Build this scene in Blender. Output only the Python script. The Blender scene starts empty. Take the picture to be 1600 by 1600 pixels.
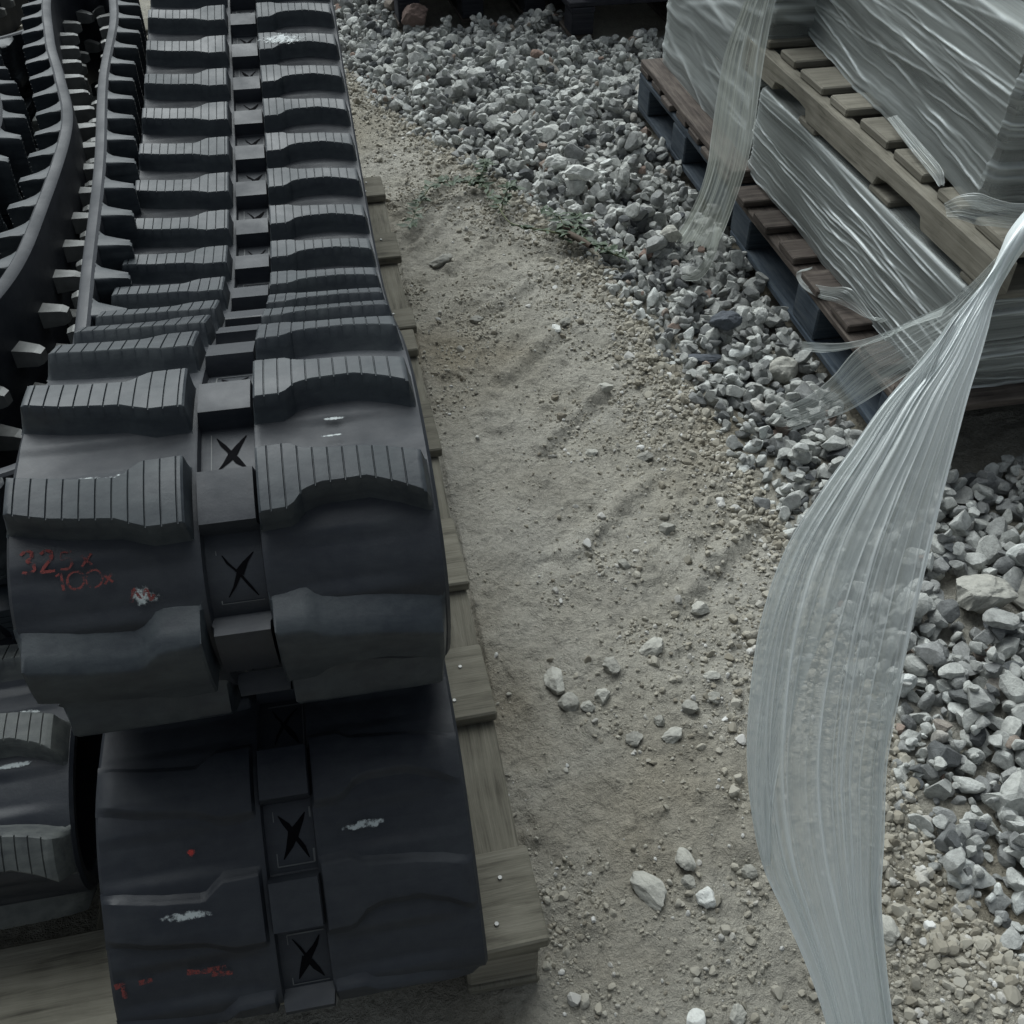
import bpy, bmesh, math, random
import numpy as np
from mathutils import Vector, Matrix
RA = math.radians
rng = np.random.default_rng(7); random.seed(7)
S = bpy.context.scene
COL = S.collection

# ------------------------------------------------------------------ camera, sky, sun, exposure
cd = bpy.data.cameras.new("camera"); cam = bpy.data.objects.new("camera", cd); COL.objects.link(cam)
cd.sensor_width = 36; cd.lens = 36.0; cd.clip_end = 500; cd.clip_start = 0.05
cam.location = (0, 0, 1.45)
cam.rotation_euler = (RA(90 - 42.2), 0, RA(-10.5))
S.camera = cam
W = bpy.data.worlds.new("World"); S.world = W; W.use_nodes = True
wn = W.node_tree.nodes; wl = W.node_tree.links
sky = wn.new("ShaderNodeTexSky"); sky.sky_type = 'NISHITA'; sky.sun_disc = False
SUN_EL, SUN_AZ = 53, -14        # degrees, azimuth clockwise from +Y
sky.sun_elevation = RA(SUN_EL); sky.sun_rotation = RA(SUN_AZ); sky.dust_density = 5.0; sky.air_density = 1.0
bg = wn["Background"]; bg.inputs[1].default_value = 0.05
hs = wn.new('ShaderNodeHueSaturation'); hs.inputs['Saturation'].default_value = .22
wl.new(sky.outputs[0], hs.inputs['Color']); tn = wn.new('ShaderNodeMix'); tn.data_type = 'RGBA'; tn.blend_type = 'MULTIPLY'; tn.inputs[0].default_value = 1; tn.inputs[7].default_value = (.92, 1.0, 1.04, 1)
wl.new(hs.outputs[0], tn.inputs[6]); wl.new(tn.outputs[2], bg.inputs[0])
sd = bpy.data.lights.new("sun", 'SUN'); sun = bpy.data.objects.new("sun", sd); COL.objects.link(sun)
sd.energy = 1.5; sd.angle = RA(62); sd.color = (0.95, 1.0, 0.995)
sun.rotation_euler = (RA(90 - SUN_EL), 0, RA(180 - SUN_AZ))
S.view_settings.view_transform = 'Standard'; S.view_settings.look = 'None'
S.view_settings.exposure = 0.96; S.view_settings.gamma = 1
S.cycles.transparent_max_bounces = 24

# ------------------------------------------------------------------ numeric noise
def _hash(ix, iy, seed):
    h = (ix.astype(np.int64) * 374761393 + iy.astype(np.int64) * 668265263 + seed * 974711) & 0xffffffff
    h = ((h ^ (h >> 13)) * 1274126177) & 0xffffffff
    h = (h ^ (h >> 16)) & 0xffff
    return h / 65535.0
def vnoise(x, y, seed=0):
    ix = np.floor(x); iy = np.floor(y); fx = x - ix; fy = y - iy
    fx = fx*fx*(3-2*fx); fy = fy*fy*(3-2*fy)
    a = _hash(ix, iy, seed); b = _hash(ix+1, iy, seed); c = _hash(ix, iy+1, seed); d = _hash(ix+1, iy+1, seed)
    return (a*(1-fx)+b*fx)*(1-fy) + (c*(1-fx)+d*fx)*fy
def fbm(x, y, sc, octs=4, seed=0, gain=.5):
    r = 0; a = 1; t = 0
    for i in range(octs):
        r = r + a*vnoise(x*sc, y*sc, seed+i*17); t += a; a *= gain; sc *= 2.03
    return r/t - .5

# ------------------------------------------------------------------ mesh and object helpers
def mesh_np(name, co, quads=None, tris=None, smooth=False, uv=None, attrs=None):
    me = bpy.data.meshes.new(name)
    co = np.asarray(co, np.float32); me.vertices.add(len(co)); me.vertices.foreach_set('co', co.ravel())
    loops = []; starts = []; n = 0
    if quads is not None and len(quads):
        q = np.asarray(quads, np.int32); loops.append(q.ravel()); starts.append(np.arange(len(q))*4); n = len(q)*4
    if tris is not None and len(tris):
        t = np.asarray(tris, np.int32); loops.append(t.ravel()); starts.append(n + np.arange(len(t))*3)
    loops = np.concatenate(loops); starts = np.concatenate(starts)
    me.loops.add(len(loops)); me.loops.foreach_set('vertex_index', loops.astype(np.int32))
    me.polygons.add(len(starts)); me.polygons.foreach_set('loop_start', starts.astype(np.int32))
    me.polygons.foreach_set('use_smooth', np.full(len(starts), smooth, bool))
    if uv is not None:
        l = me.uv_layers.new(name='UVMap'); l.data.foreach_set('uv', np.asarray(uv, np.float32)[loops].ravel())
    for k, v in (attrs or {}).items():
        a = me.attributes.new(k, 'FLOAT', 'POINT'); a.data.foreach_set('value', np.asarray(v, np.float32))
    me.update(calc_edges=True); me.validate()
    return me
def grid_quads(nr, nc, closed=False):
    r = np.arange(nr if closed else nr-1); c = np.arange(nc-1)
    R_, C_ = np.meshgrid(r, c, indexing='ij'); R2 = (R_+1) % nr
    return np.stack([R_*nc+C_, R_*nc+C_+1, R2*nc+C_+1, R2*nc+C_], -1).reshape(-1, 4)
def link(name, me, mat=None, parent=None):
    o = bpy.data.objects.new(name, me); COL.objects.link(o)
    if parent is not None: o.parent = parent
    if mat is not None:
        for m in (mat if isinstance(mat, (list, tuple)) else [mat]): me.materials.append(m)
    return o
def tag(o, label=None, cat=None, group=None, kind=None):
    if label: o['label'] = label
    if cat: o['category'] = cat
    if group: o['group'] = group
    if kind: o['kind'] = kind
    return o
def empty(name, loc, rz, label, cat, group=None):
    o = bpy.data.objects.new(name, None); COL.objects.link(o); o.location = loc; o.rotation_euler = (0, 0, rz)
    o.empty_display_size = .1
    return tag(o, label, cat, group)

# ------------------------------------------------------------------ materials
class NT:
    def __init__(s, name):
        s.m = bpy.data.materials.new(name); s.m.use_nodes = True; s.t = s.m.node_tree; s.n = s.t.nodes; s.l = s.t.links
        s.b = s.n["Principled BSDF"]
    def node(s, ty, **kw):
        x = s.n.new(ty)
        for k, v in kw.items(): setattr(x, k, v)
        return x
    def co(s, kind='Object', scale=(1, 1, 1), off=None):
        t = s.node("ShaderNodeTexCoord"); m = s.node("ShaderNodeMapping"); m.inputs['Scale'].default_value = scale
        s.l.new(t.outputs[kind], m.inputs['Vector'])
        if off is not None: s.l.new(off, m.inputs['Location'])
        return m.outputs[0]
    def noise(s, vec, sc, det=4, rough=.55, dist=0):
        x = s.node("ShaderNodeTexNoise"); x.inputs['Scale'].default_value = sc; x.inputs['Detail'].default_value = det
        x.inputs['Roughness'].default_value = rough; x.inputs['Distortion'].default_value = dist
        s.l.new(vec, x.inputs['Vector']); return x.outputs[0]
    def ramp(s, fac, stops):
        r = s.node("ShaderNodeValToRGB"); e = r.color_ramp.elements
        while len(e) < len(stops): e.new(.5)
        for i, (p, c) in enumerate(stops):
            e[i].position = p; e[i].color = (*(c if isinstance(c, tuple) else (c, c, c)), 1)
        s.l.new(fac, r.inputs[0]); return r.outputs[0]
    def mix(s, f, a, b, mode='MIX'):
        x = s.node("ShaderNodeMix", data_type='RGBA', blend_type=mode)
        for i, v in ((0, f), (6, a), (7, b)):
            if isinstance(v, (int, float)): x.inputs[i].default_value = v
            elif isinstance(v, tuple): x.inputs[i].default_value = (*v, 1)
            else: s.l.new(v, x.inputs[i])
        return x.outputs[2]
    def math(s, op, a, b=0.0, clamp=False):
        x = s.node("ShaderNodeMath", operation=op); x.use_clamp = clamp
        for i, v in enumerate((a, b)):
            if isinstance(v, (int, float)): x.inputs[i].default_value = v
            else: s.l.new(v, x.inputs[i])
        return x.outputs[0]
    def bump(s, h, dist=.002, strength=1.0, prev=None):
        x = s.node("ShaderNodeBump"); x.inputs['Distance'].default_value = dist; x.inputs['Strength'].default_value = strength
        s.l.new(h, x.inputs['Height'])
        if prev is not None: s.l.new(prev, x.inputs['Normal'])
        s.l.new(x.outputs[0], s.b.inputs['Normal']); return x.outputs[0]
    def set(s, **kw):
        for k, v in kw.items():
            i = s.b.inputs[k.replace('_', ' ')]
            if isinstance(v, (int, float)): i.default_value = v
            elif isinstance(v, tuple): i.default_value = (*v, 1)
            else: s.l.new(v, i)

def mat_rubber(name, base, dust, amt, rough=(.42, .75)):
    t = NT(name); v = t.co('Object')
    n1 = t.noise(v, 7, 5, .6); n2 = t.noise(v, 60, 4, .6); n3 = t.noise(v, 420, 2)
    sc = t.noise(t.co('Object', (1, 6, 6)), 9, 6, .7, .8); sp = t.noise(v, 170, 3, .7)
    f = t.ramp(t.math('ADD', t.math('MULTIPLY', n1, .45), t.math('ADD', t.math('MULTIPLY', sc, .3), t.math('MULTIPLY', n2, .25))), [(.42, 0.0), (.62, 1.0)])
    f = t.math('MULTIPLY', f, amt); f = t.math('ADD', f, t.math('MULTIPLY', t.ramp(sp, [(.64, 0.0), (.78, 1.0)]), .16), True)
    t.set(Base_Color=t.mix(f, base, dust), Roughness=t.ramp(n1, [(.35, rough[0]), (.65, rough[1])]), Specular_IOR_Level=.5)
    t.bump(t.math('ADD', t.math('MULTIPLY', n1, 1.5), t.math('ADD', t.math('MULTIPLY', n2, .5), t.math('MULTIPLY', n3, .12))), .0014, .6)
    return t.m
M_band = mat_rubber('rubber_band', (.0055, .0082, .0145), (.045, .051, .055), .34, (.48, .72))
M_lug = mat_rubber('rubber_lug', (.011, .0160, .0225), (.064, .077, .080), .5, (.46, .68))
M_dusty = mat_rubber('rubber_dusty', (.035, .04, .042), (.13, .14, .13), .8, (.55, .85))
def mat_plain(name, col, rough=.8, spec=.5, metal=0, bump=.0):
    t = NT(name); v = t.co('Object'); n = t.noise(v, 40, 4)
    t.set(Base_Color=t.mix(t.ramp(n, [(.3, 0.0), (.7, 1.0)]), tuple(c*.75 for c in col), tuple(min(1, c*1.2) for c in col)), Roughness=rough, Metallic=metal, Specular_IOR_Level=spec)
    if bump: t.bump(n, bump)
    return t.m
M_slit = mat_plain('slit_black', (.002, .002, .003), .95, .1)  # flat black shapes painted in for the dark inside the open slits
M_edge = mat_plain('pale_rubber_edge', (.075, .08, .082), .6)  # window lip outline, paler than the band
M_horn = mat_plain('horn_steel', (.17, .175, .17), .5, .5, .15, .001)
M_screw = mat_plain('screw_zinc', (.30, .30, .29), .5, .5, .6)
def mat_patch(name, col, rough, thr, sc=60, seed=0.0):
    t = NT(name); v = t.co('UV'); v = t.co('Object'); n = t.noise(v, 38, 5, .7, 1.2); n2 = t.noise(v, 160, 4, .7)
    tc = t.node("ShaderNodeTexCoord"); sp = t.node("ShaderNodeSeparateXYZ"); t.l.new(tc.outputs['UV'], sp.inputs[0])
    # ragged patch: fades to nothing towards the rim of its own uv square
    def bell(x): 
        d = t.math('SUBTRACT', x, .5); return t.math('MULTIPLY', d, d)
    d = t.math('MULTIPLY', t.math('ADD', bell(sp.outputs[0]), bell(sp.outputs[1])), 1.7)
    k = t.math('SUBTRACT', t.math('ADD', t.math('MULTIPLY', n, .55), t.math('MULTIPLY', n2, .45)), d)
    t.set(Base_Color=col, Roughness=rough, Alpha=t.ramp(k, [(thr, 0.0), (thr+.12, .85)]))
    return t.m
M_chalk = mat_patch('pale_smear', (.42, .46, .46), .5, .36)
M_redspot = mat_patch('red_spot', (.42, .03, .02), .7, .34)
def mat_stroke(name, col, thr):
    t = NT(name); v = t.co('Object'); n = t.noise(v, 140, 4, .7)
    t.set(Base_Color=col, Roughness=.8, Alpha=t.ramp(n, [(thr, 0.0), (thr+.12, .85)]))
    return t.m
M_red = mat_stroke('red_marker', (.17, .026, .022), .37)
M_redfaint = mat_stroke('red_marker_faded', (.15, .024, .02), .40)

def mat_wood(name, cols, bump=.0015):
    t = NT(name)
    oi = t.node("ShaderNodeObjectInfo"); cx = t.node("ShaderNodeCombineXYZ")
    m10 = t.math('MULTIPLY', oi.outputs['Random'], 37.0)
    t.l.new(m10, cx.inputs[0]); t.l.new(m10, cx.inputs[1])
    v = t.co('UV', (1.6, 22, 1), cx.outputs[0]); v2 = t.co('UV', (3, 3, 1), cx.outputs[0])
    g = t.noise(v, 3.2, 6, .65, .6); b = t.noise(v2, 3.5, 4, .6)
    fine = t.noise(t.co('UV', (6, 160, 1), cx.outputs[0]), 3, 3)
    k = t.math('ADD', t.math('MULTIPLY', g, .55), t.math('ADD', t.math('MULTIPLY', b, .3), t.math('MULTIPLY', fine, .15)))
    c = t.ramp(k, [(.36, cols[0]), (.47, cols[1]), (.62, cols[2])])
    tone = t.ramp(oi.outputs['Random'], [(0, .78), (1, 1.15)])
    c = t.mix(1.0, c, tone, 'MULTIPLY')
    t.set(Base_Color=c, Roughness=.85, Specular_IOR_Level=.25); t.bump(t.math('ADD', g, t.math('MULTIPLY', fine, .5)), bump)
    return t.m
M_wood = mat_wood('pallet_wood', [(.065, .06, .048), (.145, .136, .108), (.21, .198, .16)])
M_wood_dark = mat_wood('stained_wood', [(.024, .020, .018), (.064, .052, .045), (.13, .11, .094)])
M_wood_grey = mat_wood('grey_wood', [(.09, .085, .068), (.175, .163, .132), (.25, .235, .195)])
M_wood_blue = mat_wood('blue_painted_wood', [(.022, .029, .038), (.045, .06, .078), (.085, .10, .112)])
M_wood_black = mat_wood('black_wood', [(.008, .008, .012), (.018, .019, .026), (.04, .04, .046)])  # near-black wood tone for the far pallets, crates and top pallet
t = NT('grey_panel'); oi = t.node('ShaderNodeObjectInfo'); v = t.co('Object'); n = t.noise(v, 9, 5, .65, .6)
c = t.mix(1.0, t.ramp(n, [(.3, (.05, .053, .048)), (.5, (.10, .103, .092)), (.7, (.15, .15, .135))]), t.ramp(oi.outputs['Random'], [(0, .6), (1, 1.25)]), 'MULTIPLY'); t.set(Base_Color=c, Roughness=.8); t.bump(n, .004); M_panel = t.m
M_card = mat_wood('brown_panel', [(.055, .045, .036), (.09, .074, .06), (.125, .105, .085)])
M_conc = mat_plain('speckled_block', (.14, .145, .14), .9, .3, 0, .002)

def stone_nodes(t, rnd, q=1.0):
    v = t.co('Object'); n = t.noise(v, 80*q, 6, .72); n2 = t.noise(v, 420*q, 3, .7)
    c = t.ramp(rnd, [(0, (.075, .08, .085)), (.05, (.12, .125, .125)), (.15, (.25, .255, .25)), (.45, (.345, .352, .335)), (.7, (.41, .418, .395)),
                     (.9, (.47, .48, .46)), (.965, (.56, .58, .56)), (.985, (.25, .22, .19)), (1, (.25, .18, .15))])
    k = t.math('ADD', t.math('MULTIPLY', n, .8), t.math('MULTIPLY', n2, .2))
    c = t.mix(1.0, c, t.ramp(k, [(.34, .62), (.5, 1.02), (.64, 1.3)]), 'MULTIPLY')
    t.set(Base_Color=c, Roughness=.9, Specular_IOR_Level=.2); t.bump(k, .004, 1.0)
t = NT('stone_mass'); a = t.node("ShaderNodeAttribute", attribute_name='rnd'); stone_nodes(t, a.outputs['Fac']); M_stone_mass = t.m
t = NT('stone_single'); a = t.node("ShaderNodeObjectInfo"); stone_nodes(t, a.outputs['Random'], .024); M_stone = t.m
def mat_stone_fixed(name, col):
    t = NT(name); v = t.co('Object'); n = t.noise(v, 60, 6, .7); n2 = t.noise(v, 400, 2)
    c = t.mix(1.0, col, t.ramp(t.math('ADD', t.math('MULTIPLY', n, .8), t.math('MULTIPLY', n2, .2)), [(.32, .66), (.5, .95), (.68, 1.12)]), 'MULTIPLY')
    t.set(Base_Color=c, Roughness=.88, Specular_IOR_Level=.25); t.bump(n, .003, .9); return t.m
M_rock_pale = mat_stone_fixed('rock_pale', (.40, .395, .355))
M_rock_white = mat_stone_fixed('rock_white', (.62, .63, .60))
M_rock_grey = mat_stone_fixed('rock_grey', (.29, .285, .255))
M_rock_blue = mat_stone_fixed('rock_blue', (.095, .105, .12))
M_rock_red = mat_stone_fixed('rock_red', (.16, .115, .10))
t = NT('grit_mat'); a = t.node("ShaderNodeAttribute", attribute_name='rnd')
c = t.ramp(a.outputs['Fac'], [(0, (.22, .20, .16)), (.35, (.32, .30, .25)), (.8, (.35, .335, .29)), (.95, (.44, .43, .40)), (1, (.60, .60, .58))])
t.set(Base_Color=c, Roughness=.92, Specular_IOR_Level=.2); M_grit = t.m
t = NT('dirt'); v = t.co('Object')
big = t.noise(v, 1.3, 4, .55); mid = t.noise(v, 9, 5, .65); fine = t.noise(v, 110, 5, .7); spk = t.noise(v, 480, 3, .6)
c = t.ramp(big, [(.36, (.365, .352, .312)), (.50, (.318, .302, .258)), (.64, (.225, .20, .152))])
c = t.mix(1.0, c, t.ramp(mid, [(.3, .80), (.5, 1.0), (.7, 1.14)]), 'MULTIPLY')
c = t.mix(1.0, c, t.ramp(fine, [(.3, .74), (.5, 1.0), (.7, 1.15)]), 'MULTIPLY')
c = t.mix(1.0, c, t.ramp(spk, [(.3, .86), (.55, 1.0), (.72, 1.18)]), 'MULTIPLY')
t.set(Base_Color=c, Roughness=.95, Specular_IOR_Level=.15)
clod = t.noise(v, 38, 5, .7, .4)
t.bump(t.math('ADD', t.math('MULTIPLY', clod, 1.6), t.math('ADD', t.math('MULTIPLY', fine, .7), t.math('MULTIPLY', spk, .25))), .010, 1.0); M_dirt = t.m

def mat_film(name, lo, hi, sx, sy, col=(.60, .64, .62), rough=.38, thr=(.36, .50, .66)):
    """stretch film: milky sheet whose haze runs in strands along the stretch"""
    t = NT(name); v = t.co('UV', (sx, sy, 1)); n = t.noise(v, 1.0, 5, .6, .25); v2 = t.co('UV', (sx*4.3, sy*1.4, 1)); n2 = t.noise(v2, 1.0, 4, .6, .2)
    k = t.math('ADD', t.math('MULTIPLY', n, .55), t.math('MULTIPLY', n2, .45))
    al = t.ramp(k, [(thr[0], lo), (thr[1], (lo+hi)*.5), (thr[2], hi)])
    ca = t.node('ShaderNodeAttribute', attribute_name='crease'); al = t.math('ADD', al, ca.outputs['Fac'], True)
    lw = t.node("ShaderNodeLayerWeight"); lw.inputs[0].default_value = .35
    al = t.math('ADD', al, t.math('MULTIPLY', lw.outputs['Facing'], .35), True)
    cc = t.mix(t.math('MULTIPLY', ca.outputs['Fac'], 1.0, True), col, (.84, .88, .88))  # creases whitened for doubled film, and for glints painted into the colour
    d = t.node("ShaderNodeBsdfDiffuse"); t.l.new(cc, d.inputs[0])
    tr = t.node("ShaderNodeBsdfTranslucent"); t.l.new(cc, tr.inputs[0])
    gl = t.node("ShaderNodeBsdfGlossy"); gl.inputs['Roughness'].default_value = rough; gl.inputs[0].default_value = (.9, .95, .95, 1)
    tp = t.node("ShaderNodeBsdfTransparent")
    bp = t.node("ShaderNodeBump"); bp.inputs['Distance'].default_value = .0015; t.l.new(k, bp.inputs['Height'])
    for x in (d, tr, gl): t.l.new(bp.outputs[0], x.inputs['Normal'])
    m1 = t.node("ShaderNodeMixShader"); m1.inputs[0].default_value = .35; t.l.new(d.outputs[0], m1.inputs[1]); t.l.new(tr.outputs[0], m1.inputs[2])
    m2 = t.node("ShaderNodeMixShader"); m2.inputs[0].default_value = .13; t.l.new(m1.outputs[0], m2.inputs[1]); t.l.new(gl.outputs[0], m2.inputs[2])
    m3 = t.node("ShaderNodeMixShader"); t.l.new(al, m3.inputs[0]); t.l.new(tp.outputs[0], m3.inputs[1]); t.l.new(m2.outputs[0], m3.inputs[2])
    t.l.new(m3.outputs[0], t.n["Material Output"].inputs[0]); return t.m
M_film = mat_film('blowing_film', .20, .52, 4.5, .5, (.66, .69, .67), .28, (.36, .52, .68))
M_film_back = mat_film('blowing_film_rear', .14, .34, 3, .4, (.56, .59, .57))
M_film_thin = mat_film('thin_film', .08, .62, 11, 1.2)
M_film_dull = mat_film('dull_film', .30, .62, 14, .8, (.40, .42, .37), .5)
M_wrap = mat_film('load_wrap', .18, .62, 20, .8, (.48, .515, .505), .32, (.40, .545, .67))

# ------------------------------------------------------------------ ground
BND = np.array([(-.35, 7.5), (-.05, 5.2), (.08, 4.4), (.17, 4.0), (.304, 3.66), (.513, 3.237), (.666, 2.751), (.749, 2.466), (.746, 2.075), (.797, 1.82), (.817, 1.537), (.825, 1.375), (.82, .959), (.755, .664), (.80, .50), (1.1, .15), (2.2, -.2)])
def side(x, y):
    """signed distance to the edge of the gravel bed: positive inside the gravel"""
    x = np.asarray(x, float); y = np.asarray(y, float)
    best = np.full(x.shape, 1e9); sg = np.ones(x.shape)
    for (ax, ay), (bx, by) in zip(BND[:-1], BND[1:]):
        dx, dy = bx-ax, by-ay; tt = np.clip(((x-ax)*dx+(y-ay)*dy)/(dx*dx+dy*dy), 0, 1)
        d = np.hypot(x-ax-tt*dx, y-ay-tt*dy); c = dx*(y-ay)-dy*(x-ax)
        m = d < best; best = np.where(m, d, best); sg = np.where(m, np.sign(c), sg)
    return best*sg
RIDGES = [(.36, 2.36, .50, 2.50, .016), (.36, 2.06, .52, 2.22, .013), (.40, 1.78, .58, 1.96, .014), (.30, 2.62, .44, 2.78, .008), (.38, 1.42, .60, 1.62, .012), (.55, 1.25, .78, 1.45, .013), (.20, 3.0, .42, 3.22, .014), (.22, 2.75, .36, 3.0, .012), (.5, .74, .62, .86, .012)]
def gz(x, y):
    x = np.asarray(x, float); y = np.asarray(y, float)
    z = fbm(x, y, 2.2, 3, 3)*.035 + fbm(x, y, 11, 4, 9, .6)*.016 + fbm(x, y, 70, 3, 23)*.0055
    q = fbm(x+.06*fbm(x, y, 9, 2, 71), y, 28, 3, 41); z = z + np.clip(q-.06, 0, .2)*.035
    for ax, ay, bx, by, h in RIDGES:
        dx, dy = bx-ax, by-ay; wob = .02*fbm(x, y, 14, 2, 55)
        tt = np.clip(((x-ax)*dx+(y-ay)*dy)/(dx*dx+dy*dy), 0, 1); d = np.hypot(x-ax-tt*dx, y-ay-tt*dy) + wob
        z = z + h*np.exp(-(d/.022)**2) - h*.5*np.exp(-((d-.035)/.02)**2)
    s = side(x, y); z = z - .012/(1+np.exp(-np.clip(s/.03, -30, 30)))
    under = ((x > -1.85) & (x < .17) & (y > .5) & (y < 3.0)) | ((x > -1.85) & (x < -.03) & (y > 2.9) & (y < 4.8))
    return np.where(under, np.minimum(z, -.004), z)
def axis(a, b, fa, fb, st):
    core = np.arange(fa, fb, st); out = []
    x = fb; s = st
    while x < b: out.append(x); s *= 1.18; x += s
    out.append(b); lo = []; x = fa; s = st
    while x > a:
        s *= 1.18; x -= s; lo.append(max(x, a))
    return np.concatenate([np.array(lo[::-1]), core, np.array(out)])
gx = axis(-60, 60, .05, 1.3, .0042); gy = axis(-60, 90, .38, 3.6, .0058)
GX, GY = np.meshgrid(gx, gy, indexing='xy')
far = np.clip((np.hypot(GX, GY-2)-6)/10, 0, 1)
GZ = gz(GX, GY)*(1-far)
me = mesh_np('ground', np.stack([GX, GY, GZ], -1).reshape(-1, 3), quads=grid_quads(len(gy), len(gx))[:, [0, 1, 2, 3]], smooth=True)
tag(link('ground', me, M_dirt), kind='structure')

# ------------------------------------------------------------------ stones
def ico(sub):
    bm = bmesh.new(); bmesh.ops.create_icosphere(bm, subdivisions=sub, radius=1.0)
    co = np.array([v.co[:] for v in bm.verts]); fa = np.array([[v.index for v in f.verts] for f in bm.faces]); bm.free(); return co, fa
ICO = {s: ico(s) for s in (1, 2, 3, 4, 5)}
def rand_rot(g):
    q = g.normal(size=4); q /= np.linalg.norm(q); w, x, y, z = q
    return np.array([[1-2*(y*y+z*z), 2*(x*y-z*w), 2*(x*z+y*w)], [2*(x*y+z*w), 1-2*(x*x+z*z), 2*(y*z-x*w)], [2*(x*z-y*w), 2*(y*z+x*w), 1-2*(x*x+y*y)]])
def chop(sub, g, cuts=9, lo=.42, hi=.74, aniso=(.62, .95)):
    co, fa = ICO[sub]; co = co.copy()
    for k in range(cuts):
        n = g.normal(size=3); n /= np.linalg.norm(n); d = g.uniform(lo, hi)
        e = np.maximum(co@n-d, 0); co = co - e[:, None]*n*.96
    co *= np.array([1, g.uniform(*aniso), g.uniform(aniso[0]*.85, aniso[1]*.9)])
    co /= np.abs(co[:, :2]).max()
    return co, fa
g0 = np.random.default_rng(3)
BASE = {1: [chop(2, g0) for _ in range(24)], 2: [chop(3, g0, 11) for _ in range(40)]}
BASE[0] = [chop(1, g0, 3, .7, .9, (.65, 1.0)) for _ in range(16)]
def join_stones(items, name, mat, label, cat):
    """items: (sub, variant, position, size, rotation, rnd)"""
    V = []; F = []; Rn = []; n = 0
    for sub, k, p, s, r, rn in items:
        co, fa = BASE[sub][k]; V.append((co*s)@r.T+p); F.append(fa+n); Rn.append(np.full(len(co), rn)); n += len(co)
    me = mesh_np(name, np.concatenate(V), tris=np.concatenate(F), attrs={'rnd': np.concatenate(Rn)})
    return tag(link(name, me, mat), label, cat, kind='stuff')

PALLET_ZONES = [(1.08, 1.46, 2.4, 3.66), (.32, 4.66, 1.02, 5.9), (1.05, 4.36, 2.3, 5.5)]
def blocked(x, y, m=0.0):
    return any(a+m < x < c-m and b+m < y < d-m for a, b, c, d in PALLET_ZONES)
cell = .006; HX0, HY0 = -.6, -.2; HN = (int(3.2/cell), int(6.6/cell))
hx = HX0+np.arange(HN[0])*cell; hy = HY0+np.arange(HN[1])*cell
Hm = gz(*np.meshgrid(hx, hy, indexing='ij'))
def deposit(x, y, r, flat=.7):
    i0, i1 = int((x-r-HX0)/cell), int((x+r-HX0)/cell)+1; j0, j1 = int((y-r-HY0)/cell), int((y+r-HY0)/cell)+1
    if i0 < 0 or j0 < 0 or i1 >= HN[0] or j1 >= HN[1]: return None
    sx = hx[i0:i1, None]-x; sy = hy[None, j0:j1]-y; q = 1-(sx*sx+sy*sy)/(r*r); m = q > 0
    sub = Hm[i0:i1, j0:j1]; zc = np.percentile(sub[m], 50) + r*flat*.52
    top = np.where(m, zc + r*flat*.9*np.sqrt(np.clip(q, 0, 1)), -9); Hm[i0:i1, j0:j1] = np.maximum(sub, top)
    return zc
g = np.random.default_rng(11)
N = 26000
lx, ly = np.meshgrid(np.arange(-.35, 2.35, .0255), np.arange(-.05, 6.1, .0255)); lay = np.stack([lx.ravel(), ly.ravel()], -1)+g.uniform(-.011, .011, (lx.size, 2)); g.shuffle(lay)
xs = np.concatenate([lay[:, 0], g.uniform(-.35, 2.35, N)]); ys = np.concatenate([lay[:, 1], g.uniform(-.05, 6.1, N)])
sd_ = side(xs, ys) + .05*fbm(xs, ys, 9, 2, 5)*2
stones = []
for x, y, s in zip(xs, ys, sd_):
    if s < .0 or blocked(x, y, .05): continue
    if x > 1.5 and 1.5 < y < 3.6: continue
    if s < .05 and g.random() > .25+s/.05*.75: continue
    edge = min(1, .62+s/.16*.38)
    r = float(np.clip(g.lognormal(math.log(.0150), .38), .0075, .034))*edge
    if np.hypot(x-1.115, y-1.15) < .075 or np.hypot(x-1.215, y-1.13) < .05 or np.hypot(x-1.043, y-1.95) < .045: continue
    z = deposit(x, y, r)
    if z is None: continue
    stones.append((x, y, z, r))
print('stones', len(stones))
CAMP = np.array([0, 0, 1.45])
def screen(p):
    P_ = RA(42.2); Y_ = RA(10.5)
    F_ = np.array([math.sin(Y_)*math.cos(P_), math.cos(Y_)*math.cos(P_), -math.sin(P_)]); R_ = np.array([math.cos(Y_), -math.sin(Y_), 0]); U_ = np.cross(R_, F_)
    q = np.asarray(p)-CAMP; d = q@F_
    return .5+(q@R_)/d, .5-(q@U_)/d, d
order = []
for i, (x, y, z, r) in enumerate(stones):
    u, v, d = screen((x, y, z))
    if 0 < u < 1 and 0 < v < 1 and z > np.median(Hm[max(0, int((x-HX0)/cell)-2):int((x-HX0)/cell)+3, max(0, int((y-HY0)/cell)-2):int((y-HY0)/cell)+3]) - r*.75: order.append((r/d, i))
order.sort(reverse=True); single = {i for _, i in order[:235]}
base_me = []
for k in range(40):
    co, fa = BASE[2][k]; m = mesh_np('crushed_stone', co, tris=fa); m.materials.append(M_stone); base_me.append(m)
items = []
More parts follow.
